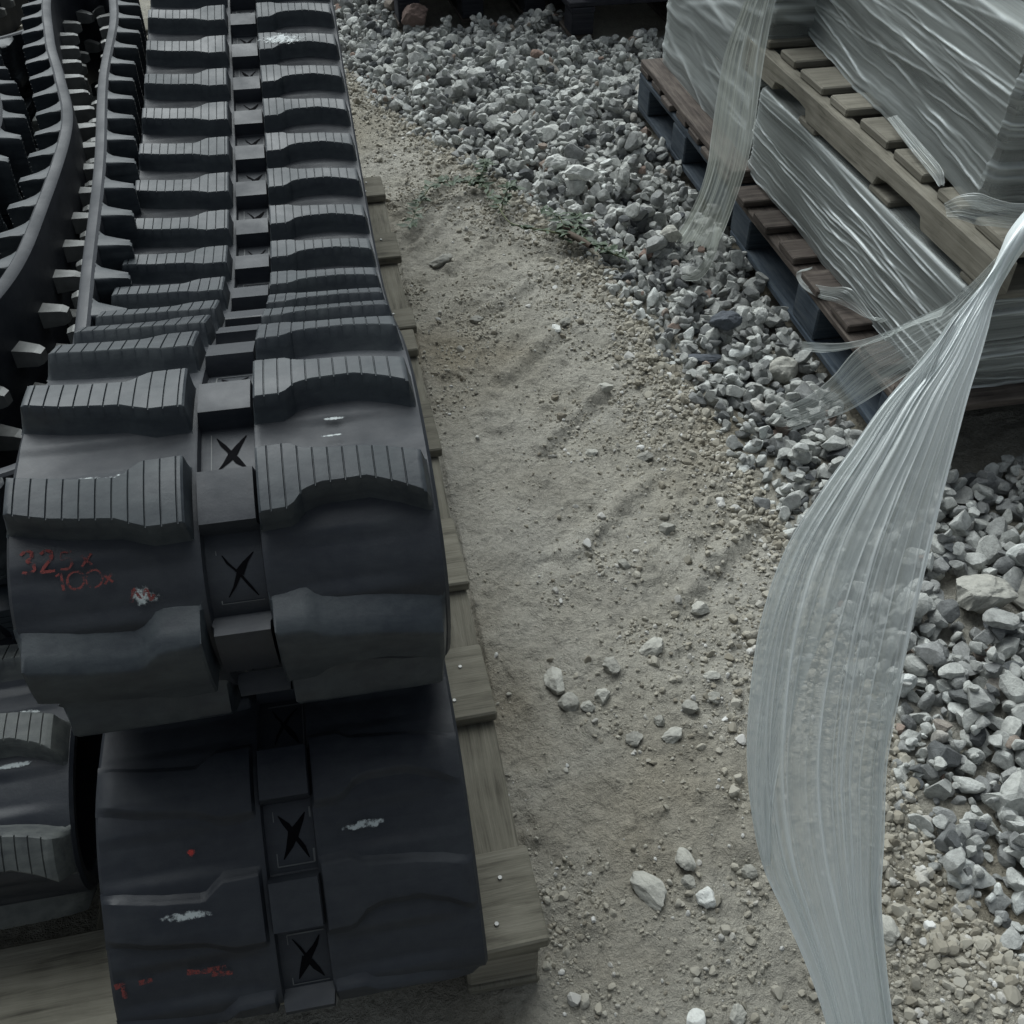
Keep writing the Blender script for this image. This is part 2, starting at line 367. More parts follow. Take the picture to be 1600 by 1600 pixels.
for i, (x, y, z, r) in enumerate(stones):
    k = int(g.integers(40)); R3 = rand_rot(g)
    # lay the flattest axis roughly upright
    if g.random() < .6:
        a = g.uniform(0, 6.28); tl = g.normal(0, .3, 2); R3 = (Matrix.Rotation(a, 3, 'Z') @ Matrix.Rotation(tl[0], 3, 'X') @ Matrix.Rotation(tl[1], 3, 'Y')); R3 = np.array(R3)
    s = r*1.13
    if i in single:
        o = bpy.data.objects.new('crushed_stone', base_me[k]); COL.objects.link(o)
        o.matrix_world = Matrix.Translation((x, y, z)) @ Matrix(R3.tolist()).to_4x4() @ Matrix.Scale(s, 4)
        tag(o, 'loose angular grey stone lying in the crushed gravel bed', 'stone', 'stones of the gravel bed')
    else:
        sub = 2 if y < 3.3 else 1
        items.append((sub, k % len(BASE[sub]), np.array([x, y, z]), s, R3, g.random()))
join_stones(items, 'gravel', M_stone_mass, 'bed of crushed pale grey stones between the dirt path and wrapped pallets', 'gravel')

# grit and pebbles pressed into the dirt
items = []; N = 46000
px = g.uniform(.0, 1.25, N*3); py = .3 + g.uniform(0, 1, N*3)**1.25*4.2
sd_ = side(px, py); cl = fbm(px, py, 4.5, 3, 61)+.5; cl2 = fbm(px, py, 16, 3, 67)+.5
nearb = np.exp(-np.clip(-sd_, 0, 9)/.10)
keep = (g.random(N*3) < (np.clip((cl-.36)*2.6, 0.06, 1)*np.clip((cl2-.3)*2.5, .1, 1)*.9+nearb*.55)) & (sd_ < .03)
pick = np.nonzero(keep)[0][:N]
zz = gz(px[pick], py[pick])
for j, i in enumerate(pick):
    x, y = px[i], py[i]
    if x < .162 and y < 2.98: continue
    b = nearb[i]
    r = float(np.clip(g.lognormal(math.log(.0022+.0030*b+.0006*max(0, 1.5-y)), .56), .001, .013))
    items.append((1 if r > .0045 else 0, int(g.integers(10)), np.array([x, y, zz[j]+r*.22]), r, rand_rot(g), float(np.clip(g.normal(.45, .24), 0, .97)) if g.random() > .05 else g.uniform(.9, 1)))
join_stones(items, 'grit', M_grit, 'fine pebbles and grit strewn over the brown dirt path', 'grit')

def rock(name, x, y, w, h, mat, label, group, seed, hz=.6, rz=None, cuts=14, lo=.55, sub=3, lift=.0, tilt=(0, 0)):
    gg = np.random.default_rng(seed); co, fa = chop(sub+1, gg, cuts, lo, .9, (.9, 1))
    co = co / np.abs(co).max(0); nz = np.array([fbm(co[:, 0]*1.0+seed, co[:, 1]+co[:, 2]*.7, 3.1, 3, seed)]).T
    co = co*(1+nz*.28)
    co *= np.array([w/2*1.1, h/2*1.25, min(w, h)*hz*.75])
    me = mesh_np(name, co, tris=fa); o = link(name, me, mat)
    i, j = int((x-HX0)/cell), int((y-HY0)/cell)
    o.location = (x, y, float(Hm[i-3:i+4, j-3:j+4].mean())+min(w, h)*hz*.30+lift); o.rotation_euler = (tilt[0], tilt[1], gg.uniform(-.5, .5) if rz is None else rz)
    return tag(o, label, 'stone' if name != 'rock' else 'rock', group)
GL = 'loose stones on the dirt path'
for k, (x, y, w, h, m, lab, gp) in enumerate([
    (.282, 1.105, .034, .050, M_rock_pale, 'upright pale stone at the left of the small cluster mid path', GL),
    (.293, 1.055, .036, .034, M_rock_grey, 'flattish grey stone just below the upright pale stone mid path', GL),
    (.326, 1.043, .024, .022, M_rock_pale, 'smallest stone of the cluster mid path', GL),
    (.356, 1.060, .029, .027, M_rock_pale, 'pale stone at the right end of the cluster mid path', GL),
    (.389, 1.117, .029, .033, M_rock_grey, 'grey stone standing just above the cluster mid path', GL),
    (.475, 1.150, .053, .028, M_rock_pale, 'long wedge shaped stone lying crosswise on the path', GL),
    (.592, 1.234, .040, .026, M_rock_pale, 'cream block shaped stone on the right half of the path', GL),
    (.341, .703, .036, .058, M_rock_pale, 'large oval pale stone lying near the pallet corner', GL),
    (.405, .740, .030, .036, M_rock_pale, 'pale faceted stone above right of the large oval stone', GL),
    (.420, .676, .031, .029, M_rock_white, 'bright white jagged stone beside the large oval stone', GL),
    (.399, .703, .021, .019, M_rock_grey, 'rounded small stone between the oval and the white stone', GL),
    (.347, .507, .035, .030, M_rock_white, 'white stone at the bottom edge of the picture', GL),
    (.405, .506, .022, .024, M_rock_pale, 'pale stone right of the white one at the bottom edge', GL),
    (.558, 1.065, .029, .019, M_rock_pale, 'small flat stone near the middle of the hanging film', GL),
    (.543, 1.020, .024, .022, M_rock_grey, 'squat stone below the small flat one beside the film', GL),
    (.453, .956, .037, .020, M_rock_pale, 'narrow stone lying crosswise on the lower path', GL),
    (.388, .964, .028, .024, M_rock_grey, 'grey stone left of the narrow crosswise stone', GL),
    (.440, .990, .020, .017, M_rock_grey, 'small grey stone above the narrow crosswise stone', GL),
    (.495, .705, .025, .021, M_rock_grey, 'half buried stone beside the lower film edge', GL),
    (.591, 1.962, .040, .026, M_rock_pale, 'pale flat stone alone on the upper path', GL),
    (.529, 2.225, .022, .030, M_rock_white, 'white chip lying alone on the upper path', GL),
    (.593, 1.450, .034, .026, M_rock_grey, 'grey stone on the right rut of the path', GL),
    (.657, .575, .034, .045, M_rock_pale, 'cream shard right of the lower film end', GL),
    (.336, 2.320, .040, .027, M_rock_grey, 'crumbly clod on the upper path', GL),
    (.288, 2.660, .070, .040, M_rock_grey, 'wide earthy clod close to the track on the upper path', GL),
    (.477, 1.363, .025, .020, M_rock_grey, 'grey stone in the middle of the path above the wedge stone', GL),
    (.502, 1.727, .034, .020, M_rock_pale, 'flat stone on the middle ridge of the path', GL),
    (.618, 1.694, .037, .023, M_rock_grey, 'flat grey stone near the gravel edge', GL),
    (.497, 1.004, .029, .024, M_rock_grey, 'grey stone left of the film on the lower path', GL),
    (.564, 2.261, .034, .023, M_rock_grey, 'grey stone next to the white chip', GL)]):
    rock('loose_stone', x, y, w, h, m, lab, gp, 100+k)
GB = 'large rocks in the gravel'
rock('rock', 1.115, 1.15, .118, .088, M_rock_pale, 'big pale jagged rock resting on the gravel at the right edge', GB, 5, .62, .25, 12, .5, 4, .012, (-.35, .1))
rock('rock', 1.245, 1.13, .075, .17, M_rock_grey, 'long grey slab leaning beside the big pale rock', GB, 6, .5, .5, 7, .5, 3, .0)
rock('rock', 1.043, 1.95, .074, .062, M_rock_pale, 'rounded grey boulder in the gravel under the torn film', GB, 9, .85, .1, 18, .78, 3, .004)
rock('rock', .938, 2.10, .078, .046, M_rock_blue, 'dark blue grey stone in the gravel', GB, 10, .7, .2, 12, .6, 3, .004)
rock('rock', .88, 2.05, .085, .036, M_rock_blue, 'flat dark slab beside the dark blue grey stone', GB, 12, .4, -.2, 9, .6, 3, .0)
rock('rock', 1.052, 2.15, .036, .034, M_rock_white, 'small white ball shaped stone near the blue pallet', GB, 11, .9, 0, 18, .8, 3, .008)
rock('rock', .766, 2.99, .085, .048, M_rock_white, 'large smooth white cobble right of the weed', GB, 13, .75, -.1, 16, .72, 3, .006)
rock('rock', .729, 3.15, .070, .046, M_rock_white, 'rounded white cobble above the large smooth one', GB, 14, .8, 0, 18, .8, 3, .006)
rock('rock', .652, 2.797, .044, .03, M_rock_white, 'small white oval cobble touching the weed', GB, 15, .8, 0, 18, .8, 3, .010)
rock('rock', .725, 2.857, .040, .03, M_rock_white, 'small white cobble below the large smooth one', GB, 16, .8, .3, 18, .8, 3, .010)
rock('rock', .929, 2.544, .064, .046, M_rock_pale, 'broad pale faceted stone at the foot of the hanging film', GB, 17, .7, 0, 12, .6, 3, .006)
rock('rock', .69, 2.78, .040, .03, M_rock_red, 'reddish brown stone beside the weed', GB, 18, .8, .3, 12, .6, 3, .006)

# ------------------------------------------------------------------ rubber tracks
def catmull(P_, n=40):
    P_ = np.asarray(P_, float); N_ = len(P_); out = []
    for i in range(N_):
        a, b, c, d = P_[i-1], P_[i], P_[(i+1) % N_], P_[(i+2) % N_]
        for t_ in np.arange(n)/n:
            out.append(.5*((2*b)+(-a+c)*t_+(2*a-5*b+4*c-d)*t_*t_+(-a+3*b-3*c+d)*t_**3))
    return np.array(out)
class Curve:
    def __init__(s, pts, step=.004):
        Q = catmull(pts, 40)
        A = .5*np.sum(Q[:, 0]*np.roll(Q[:, 1], -1)-np.roll(Q[:, 0], -1)*Q[:, 1])
        s.rev = A < 0
        if A < 0: Q = Q[::-1]
        Q2 = np.vstack([Q, Q[:1]]); L = np.concatenate([[0], np.cumsum(np.linalg.norm(np.diff(Q2, axis=0), axis=1))])
        s.L = L[-1]; s.n = int(s.L/step); s.step = s.L/s.n; t_ = np.arange(s.n)*s.step
        P_ = np.stack([np.interp(t_, L, Q2[:, 0]), np.interp(t_, L, Q2[:, 1])], -1)
        for _ in range(6): P_ = (np.roll(P_, 1, 0)+2*P_+np.roll(P_, -1, 0))/4
        T = np.roll(P_, -2, 0)-np.roll(P_, 2, 0)
        for _ in range(8): T = (np.roll(T, 1, 0)+2*T+np.roll(T, -1, 0))/4
        T /= np.linalg.norm(T, axis=1)[:, None]
        s.P = P_; s.N = np.stack([T[:, 1], -T[:, 0]], -1)
    def at(s, sv, h):
        f_ = (np.asarray(sv, float)/s.step) % s.n; i = np.floor(f_).astype(int) % s.n; w = (f_-np.floor(f_))[..., None]; j = (i+1) % s.n
        N_ = s.N[i]*(1-w)+s.N[j]*w; N_ /= np.linalg.norm(N_, axis=-1)[..., None]
        return s.P[i]*(1-w)+s.P[j]*w + N_*np.asarray(h)[..., None]
    def nearest(s, p): return float(np.argmin(np.linalg.norm(s.P-np.array(p), axis=1))*s.step)

PXU = 1/643.0
LP = dict(u=(25, 293), top=([30, 60, 120, 195, 212, 228, 293], [-55, -50, -38, -30, -46, -58, -60]), bot=([22, 100, 190, 213, 235, 293], [8, 30, 42, 52, 61, 60]))
RP = dict(u=(392, 656), top=([392, 447, 466, 500, 560, 610, 650], [-60, -61, -48, -43, -38, -28, -15]), bot=([392, 440, 452, 462, 490, 560, 610, 650], [59, 57, 48, 32, 22, 20, 38, 60]))
def surf(cv, W_, lying, sv, u, h, skew=0):
    sv, u, h = np.broadcast_arrays(sv, u, h)
    ab = cv.at(sv, h); x = np.asarray(u)-W_/2
    return np.stack([x, ab[..., 0], ab[..., 1]], -1) if lying else np.stack([ab[..., 0], ab[..., 1], np.asarray(u)], -1)
def track(name, pts, W_, pitch, phase_pt, loc, rz, label, lying=True, hl=.033, pads='flat', grooves=True, stretch=None, plain=(), thin=1.0, flare=1.0, depth=.013, mats=None, horns=False, taper=.016, dense=True):
    cv = Curve(pts); root = empty(name, loc, rz, label, 'rubber track', 'excavator rubber tracks stacked on the pallets')
    nl = int(round(cv.L/pitch)); pt = cv.L/nl; ph = cv.nearest(phase_pt)
    ki = np.arange(-2*nl, 2*nl+1); wv = np.array([(stretch.get(int(k), 0.0) if stretch else 0.0) for k in ki]); wpos = ki*pt+wv
    mb, ml = mats or (M_band, M_lug)
    k_ = W_*PXU; ks = pt/239.0
    # band
    us = [0, .004] + [(x-22)*k_ for x in (34, 60, 110, 160, 210, 255, 285, 297, 301, 304, 330, 347, 364, 388, 391, 395, 402, 440, 490, 540, 590, 630)] + [W_-.004, W_]
    us = np.array(us); n = cv.n*2 if dense else cv.n; sv = np.arange(n)*cv.L/n
    SV, UU = np.meshgrid(sv, us, indexing='ij')
    rel = np.interp(((SV-ph+cv.L/2) % cv.L)-cv.L/2, wpos, ki.astype(float)); ph_ = (rel+.5) % 1-.5               # -.5 .. .5, 0 at a lug
    valley = np.clip((np.abs(ph_)-.28)/.12, 0, 1); valley = valley*valley*(3-2*valley)
    up = UU/k_+22
    prof = np.where(up < 297, np.sin(np.clip((up-10)/285, 0, 1)*math.pi)**.6, np.sin(np.clip((up-395)/240, 0, 1)*math.pi)**.6)
    h = -.0055*valley*prof + .0035*(1-valley)*0
    centre = (up > 299) & (up < 393); inn = (up > 302) & (up < 390)
    blk = np.clip((.21-np.abs(ph_-.01))/.015, 0, 1); blk = blk*blk*(3-2*blk)
    h = np.where(inn, -depth+(depth+.014)*blk, np.where(centre, -.001, h))
    h = np.where((UU < .001) | (UU > W_-.001), -.005, h)
    outer = surf(cv, W_, lying, SV, UU, h)
    vin = surf(cv, W_, lying, SV[:, :1], np.array([[W_-.001, W_-.006, W_*.5, .006, .001]])+0*SV[:, :1], -np.array([[.018, .024, .024, .024, .018]])+0*SV[:, :1])
    allv = np.concatenate([outer, vin], 1); nc = allv.shape[1]
    q = []; r = np.arange(n); c = np.arange(nc); R_, C_ = np.meshgrid(r, c, indexing='ij'); R2 = (R_+1) % n; C2 = (C_+1) % nc
    q = np.stack([R_*nc+C_, R_*nc+C2, R2*nc+C2, R2*nc+C_], -1).reshape(-1, 4)
    me = mesh_np('band', allv.reshape(-1, 3), quads=q, smooth=True); me.materials.append(mb)
    bo = link('band', me, None, root)
    # sharp creases only where the centre channel steps
    # lugs
    def lug(pad, s0, inner_left, grooves=grooves, soft=1.0):
        u0, u1 = pad['u']; cols = []
        grs = [u for u in (np.linspace(u0+22, u1-14, 11) if grooves else [])]
        ins = 0 if not inner_left else 1
        outer_left = pad is LP
        tw = taper/k_; ti = .004/k_
        a_t, b_t = (tw, ti) if outer_left else (ti, tw)
        cols += [(u0-a_t*.15, -.004), (u0+a_t*.25, .45), (u0+a_t*.75, .93), (u0+a_t+2, 1.0)]
        mid = sorted(list(np.linspace(u0+a_t+6, u1-b_t-6, 22)) + [g_ for g_ in grs if u0+a_t+8 < g_ < u1-b_t-8])
        last = -99
        for m_ in mid:
            isg = any(abs(m_-g_) < 1e-6 for g_ in grs)
            if isg: cols += [(m_-1.5, 1.0), (m_-.5, .93), (m_+.5, .93), (m_+1.5, 1.0)]
            elif all(abs(m_-g_) > 3 for g_ in grs): cols.append((m_, 1.0))
        cols += [(u1-b_t-2, 1.0), (u1-b_t*.75, .93), (u1-b_t*.25, .45), (u1+b_t*.15, -.004)]
        cols = np.array(cols); uc = cols[:, 0]; hc = cols[:, 1]
        tops = np.interp(uc, *pad['top'])*ks*thin; bots = np.interp(uc, *pad['bot'])*ks*thin
        fr = [(-.012, -.12, 0), (-.0085, .08, 0), (-.0045, .5, 0), (-.0008, .95, 0), (.0007, 1.0, 0)]
        fa_, fb_ = soft, 1.0
        if flare > 1:
            ti_ = cv.at(np.array([s0-.01, s0+.01]), np.zeros(2)); up_ = ti_[1, 1] > ti_[0, 1]
            fa_, fb_ = (.5, flare) if up_ else (flare, .5)
        rows_s = []; rows_h = []
        for d_, hh, _ in fr: rows_s.append(tops+d_*fa_); rows_h.append(np.full(len(uc), hh))
        for t_ in (.25, .5, .75): rows_s.append(tops*(1-t_)+bots*t_); rows_h.append(np.ones(len(uc)))
        for d_, hh, _ in fr[::-1]: rows_s.append(bots-d_*fb_); rows_h.append(np.full(len(uc), hh))
        Sg = np.array(rows_s)+s0; Hh = np.array(rows_h); wob = .0012*vnoise(uc*.05+s0*50, uc*0+s0*13, 5)
        hcol = np.minimum(hc, 1)
        Hf = np.minimum(np.maximum(Hh, -.004/hl), 1)*np.where(hcol < 0, -.1, hcol)
        wall = Hh < .999; Hf = np.where(wall & (hcol > .9) , np.minimum(np.maximum(Hh, -.004/hl), 1), Hf)
        Hf = Hf*hl
        U = np.clip(np.broadcast_to((uc-22)*k_, Sg.shape), .0008, W_-.0008)
        v = surf(cv, W_, lying, Sg+wob, U, Hf)
        me = mesh_np('tread_lug', v.reshape(-1, 3), quads=grid_quads(len(Sg), len(uc))[:, ::-1], smooth=True); me.materials.append(ml)
        mod_sharp(me)
        return link('tread_lug', me, None, root)
    for i in range(nl):
        i = i if i <= nl//2 else i-nl
        s0 = ph+wpos[2*nl+i]; s1 = ph+wpos[2*nl+i+1]
        sf = 2.6 if i in plain else 1.0
        lug(LP, s0, False, grooves and i not in plain, sf); lug(RP, s0, True, grooves and i not in plain, sf)
        # slit window half a pitch on
        sw = (s0+s1)/2+.002; V = []; Q = []
        def quad(p): 
            b = len(V); V.extend(p); Q.append([b, b+1, b+2, b+3])
        def rib(u_a, s_a, u_b, s_b, wd, hh):
            du, ds = u_b-u_a, s_b-s_a; L_ = math.hypot(du, ds); nx, ny = -ds/L_*wd/2, du/L_*wd/2
            pts_ = [(u_a+nx, s_a+ny), (u_b+nx, s_b+ny), (u_b-nx, s_b-ny), (u_a-nx, s_a-ny)]
            return surf(cv, W_, lying, np.array([p[1] for p in pts_]), np.array([p[0] for p in pts_]), np.full(4, hh))
        ua, ub = 298*k_, 362*k_; sa, sb = sw-pt*.225, sw+pt*.225
        fm = []
        for a_ in ((ua, sa, ub, sa), (ub, sa, ub, sb), (ub, sb, ua, sb), (ua, sb, ua, sa)):
            if random.random() < .35: continue
            quad([tuple(p) for p in rib(*a_, random.choice((.0012, .0018, .0024)), -depth+.0012)]); fm.append(0)
        cu, cs = (ua+ub)/2+random.uniform(-.002, .002), sw+random.uniform(-.004, .004); sx = random.choice((-1, 1))
        for (eu, es) in ((ua+.006, sa+.006), (ub-.006, sa+.006), (ub-.006, sb-.006), (ua+.008, sb-.008)):
            wd = random.choice((.005, .009, .012)); mu, ms = cu*.45+eu*.55, cs*.45+es*.55; mu += random.uniform(-.002, .002)
            pp = [(cu-wd*.5, cs-wd*.3), (cu+wd*.5, cs+wd*.3), (mu+wd*.35, ms), (mu-wd*.35, ms)]
            quad([tuple(p) for p in surf(cv, W_, lying, np.array([p[1] for p in pp]), np.array([p[0] for p in pp]), np.full(4, -depth+.0009))]); fm.append(1)
            pp = [(mu-wd*.35, ms), (mu+wd*.35, ms), (eu+.0006, es), (eu-.0006, es)]
            quad([tuple(p) for p in surf(cv, W_, lying, np.array([p[1] for p in pp]), np.array([p[0] for p in pp]), np.full(4, -depth+.0009))]); fm.append(1)
        me = mesh_np('core_window', np.array(V), quads=np.array(Q)); me.materials.append(M_edge); me.materials.append(M_slit)
        me.polygons.foreach_set('material_index', np.array(fm, np.int32)); link('core_window', me, None, bo)
        if horns:
            for cu_ in (W_*.5-.042, W_*.5+.042):
                b = []; a0, a1 = .017, .010
                sc_ = s0+pt*.02
                for (dz, ww_, ss_) in ((-.020, .017, .016), (-.060, .014, .011), (-.070, .010, .008)):
                    for (eu, es) in ((-1, -1), (1, -1), (1, 1), (-1, 1)): b.append((sc_+es*ss_, cu_+eu*ww_, dz))
                b = np.array(b); v = surf(cv, W_, lying, b[:, 0], b[:, 1], b[:, 2])
                q = [[k*4+j, k*4+(j+1) % 4, k*4+4+(j+1) % 4, k*4+4+j] for k in range(2) for j in range(4)]+[[8, 9, 10, 11]]
                me = mesh_np('guide_horn', v, quads=np.array(q)); me.materials.append(M_horn); link('guide_horn', me, None, root)
    mod_sharp(bo.data, 40)
    return root, cv, ph, pt, k_, ks, bo
def mod_sharp(me, deg=38):
    bm = bmesh.new(); bm.from_mesh(me); bmesh.ops.recalc_face_normals(bm, faces=bm.faces)
    a = RA(deg)
    for e in bm.edges:
        if len(e.link_faces) == 2 and e.calc_face_angle(0) > a: e.smooth = False
    bm.to_mesh(me); bm.free()

off = .033
def inset(pts, d):
    c = Curve(pts, .01); return [tuple(p-n*d) for p, n in list(zip(c.P, c.N))[::6]]
main_tip = [(3.35, .62), (3.15, .70), (2.81, .690), (2.50, .635), (2.20, .590), (1.92, .564), (1.77, .562), (1.62, .577), (1.48, .613), (1.345, .667), (1.20, .727), (1.05, .765), (.90, .755), (.800, .712), (.750, .650), (.745, .575), (.768, .500), (.798, .440), (.87, .392), (1.02, .373), (1.25, .377), (1.55, .392), (1.9, .400), (2.3, .400), (2.7, .400), (3.1, .41), (3.33, .49)]
MAIN = track('rubber_track', inset(main_tip, off), .455, .1465, (.885, .715), (-.149, 0, 0), RA(.3), stretch={1: .038, 2: .046, 3: .046, 4: .04, 5: .03, 6: .02, 7: .01, 0: .004, -1: .002}, plain=(1, 2, 3), taper=.008, label='large black rubber track loop lying on top of the stack, red marker on its front')
low_tip = [(3.3, .26), (3.1, .365), (2.6, .368), (2.0, .366), (1.5, .366), (1.1, .368), (.85, .376), (.74, .362), (.655, .300), (.590, .232), (.553, .180), (.575, .148), (.80, .1405), (1.1, .1405), (1.6, .1405), (2.2, .1405), (2.8, .1405), (3.2, .165)]
LOW = track('rubber_track', inset(low_tip, .009), .446, .150, (.640, .272), (-.146, 0, 0), RA(.2), taper=.02, label='black rubber track loop lying flat under the upper one at the pallet corner', hl=.009, grooves=False, mats=(M_band, M_band))
left_tip = [(3.5, .22), (3.3, .285), (2.6, .29), (2.0, .29), (1.5, .29), (1.25, .30), (1.08, .35), (.92, .395), (.79, .375), (.70, .30), (.70, .20), (.79, .145), (1.0, .1405), (1.4, .1405), (2.2, .1405), (3.2, .1405), (3.45, .15)]
LEFT = track('rubber_track', inset(left_tip, .030), .42, .138, (.865, .392), (-.61, 0, 0), RA(.5), 'dusty rubber track loop lying lowest at the left, beside the stacked pair', hl=.030, mats=(M_band, M_dusty))
DARK_FLOOR = track('rubber_track', inset([(p[0]+.25, p[1]) for p in left_tip], .030), .42, .138, (1.1, .355), (-1.10, 0, 0), RA(.5), label='rubber track loop lying flat at the far left beneath the standing ones', hl=.030, mats=(M_band, M_band))  # loop added as a black floor so the far left reads dark
# tracks standing on edge: plan outlines (x, y) of the lug tips
b_tip = [(-.34, 1.35), (-.36, 1.7), (-.385, 2.1), (-.43, 2.6), (-.455, 3.1), (-.53, 3.5), (-.68, 3.55), (-.78, 3.35), (-.72, 2.9), (-.655, 2.6), (-.60, 2.3), (-.595, 1.9), (-.61, 1.65), (-.68, 1.42), (-.71, 1.22), (-.62, 1.07), (-.46, 1.06), (-.36, 1.14)]
STB = track('rubber_track', inset(b_tip, .05), .30, .118, (-.42, 2.1), (0, 0, .298), 0, 'rubber track loop standing on its edge with two rows of steel guide horns inside', lying=False, hl=.055, taper=.008, thin=.42, flare=4.2, horns=True, dense=False)
c_tip = [(-.90, 3.3), (-.80, 2.95), (-.70, 2.65), (-.665, 2.4), (-.70, 2.1), (-.78, 1.85), (-.95, 1.7), (-1.15, 1.8), (-1.25, 2.2), (-1.25, 2.8), (-1.15, 3.3), (-1.0, 3.45)]
STC = track('rubber_track', inset(c_tip, .045), .30, .118, (-.70, 2.4), (0, 0, .25), 0, 'rubber track loop standing on edge at the far left corner, curving away', lying=False, hl=.048, taper=.008, thin=.42, flare=4.2, horns=True, dense=False)

d_tip = [(x*1.0-.55, y+.1) for x, y in c_tip]
STE = track('rubber_track', inset([(x+.02, y+1.62) for x, y in c_tip], .045), .32, .118, (-.9, 4.2), (0, 0, .142), 0, 'rubber track loop standing on edge farthest back at the top left corner', lying=False, hl=.048, taper=.008, thin=.42, flare=4.2, horns=True, dense=False)
STD_FILL = track('rubber_track', inset(d_tip, .045), .30, .118, (-1.2, 2.5), (0, 0, .298), 0, 'rubber track loop standing on edge beyond the curving one at the far left', lying=False, hl=.048, taper=.008, thin=.42, flare=4.2, horns=True, dense=False)  # extra loop added to fill the far left corner with dark
# markings on the tracks
def stroke(T, lines, wd, mat, name='paint_mark', hh=.0012, shift=(0, 0)):
    root, cv, ph, pt, k_, ks, root = T; V = []; Q = []
    lying = True; W_ = k_*643
    for ln in lines:
        ln = np.array(ln, float)+np.array(shift, float); L_ = np.concatenate([[0], np.cumsum(np.linalg.norm(np.diff(ln, axis=0), axis=1))]); n = max(3, int(L_[-1]/2.5)); t_ = np.linspace(0, L_[-1], n)
        p = np.stack([np.interp(t_, L_, ln[:, 0]), np.interp(t_, L_, ln[:, 1])], -1); d = np.gradient(p, axis=0); d /= np.linalg.norm(d, axis=1)[:, None]+1e-9
        nn = np.stack([-d[:, 1], d[:, 0]], -1); w = wd*(.75+.5*vnoise(np.arange(n)*.7, np.zeros(n)+ln[0, 0]))[:, None]
        a = p+nn*w/2; b = p-nn*w/2; m0 = len(V)
        for row in (a, b): pass
        va = surf(cv, W_, True, ph+a[:, 1]*ks, (a[:, 0]-22)*k_, np.full(n, hh)); vb = surf(cv, W_, True, ph+b[:, 1]*ks, (b[:, 0]-22)*k_, np.full(n, hh))
        for i in range(n): V.append(va[i]); V.append(vb[i])
        for i in range(n-1): Q.append([m0+2*i, m0+2*i+1, m0+2*i+3, m0+2*i+2])
    me = mesh_np(name, np.array(V), quads=np.array(Q)); return link(name, me, mat, root)
def patch(T, u0, s0, w, hgt, mat, name='pale_smear', hh=.0012, rot=0):
    root, cv, ph, pt, k_, ks, root = T; a = np.linspace(0, 1, 14); A, B = np.meshgrid(a, a, indexing='ij')
    x = (A-.5)*w; y = (B-.5)*hgt; c, s = math.cos(rot), math.sin(rot)
    v = surf(cv, k_*643, True, ph+(s0+x*s+y*c)*ks, (u0-22+x*c-y*s)*k_, np.full(A.shape, hh))
    me = mesh_np(name, v.reshape(-1, 3), quads=grid_quads(14, 14), smooth=True, uv=np.stack([A.ravel(), B.ravel()], -1)); return link(name, me, mat, root)
# s is counted in photo-like units from the front lug row (0), 239 units to the next row
three = [(22, 80), (30, 72), (38, 76), (38, 86), (30, 92), (40, 98), (42, 108), (34, 114), (24, 110)]
two = [(50, 82), (58, 76), (66, 80), (65, 92), (56, 104), (50, 114), (70, 114)]
five = [(94, 84), (80, 84), (79, 96), (90, 96), (95, 104), (90, 114), (78, 113)]
x1 = [(108, 94), (122, 112)]; x2 = [(122, 92), (108, 113)]
stroke(MAIN, [three, two], 5.0, M_red, shift=(22, -8))
stroke(MAIN, [five, x1, x2], 4.0, M_redfaint, shift=(22, -8))
zero = lambda cx, cy, r1, r2: [(cx+r1*math.cos(a), cy+r2*math.sin(a)) for a in np.linspace(0, 6.283, 18)]
stroke(MAIN, [[(70, 124), (78, 120), (80, 150)], zero(98, 135, 12, 15), zero(124, 136, 12, 15), [(138, 132), (150, 146)], [(150, 130), (138, 148)]], 3.6, M_redfaint, shift=(22, -8))
stroke(MAIN, [[(172, 184), (178, 162), (186, 180), (196, 164), (200, 186), (206, 176)]], 5, M_redfaint, shift=(22, -8))
patch(MAIN, 190, -58, 110, 40, M_chalk, rot=-.1); patch(MAIN, 130, -66, 70, 16, M_chalk)
patch(MAIN, 214, 168, 70, 48, M_chalk, rot=.3); patch(MAIN, 520, -150, 70, 14, M_chalk); patch(MAIN, 515, -105, 60, 10, M_chalk)
patch(MAIN, 455, -205, 40, 14, M_chalk)
patch(LOW, 170, -20, 130, 26, M_chalk, rot=.03, hh=.031); patch(LOW, 480, -120, 130, 30, M_chalk, rot=-.03); patch(LOW, 180, -120, 28, 22, M_redspot, 'red_spot')
for ln in ([(30, 100), (45, 96), (44, 124)], [(70, 100), (92, 98)], [(150, 96), (175, 100), (215, 98)], [(190, 108), (225, 112)]): stroke(LOW, [ln], 9, M_redfaint, hh=.0015)
patch(MAIN, 470, -12*239, 230, 130, M_chalk, hh=.0345); patch(LEFT, 560, 60, 120, 22, M_chalk)
patch(LEFT, 520, -70, 260, 34, M_chalk)

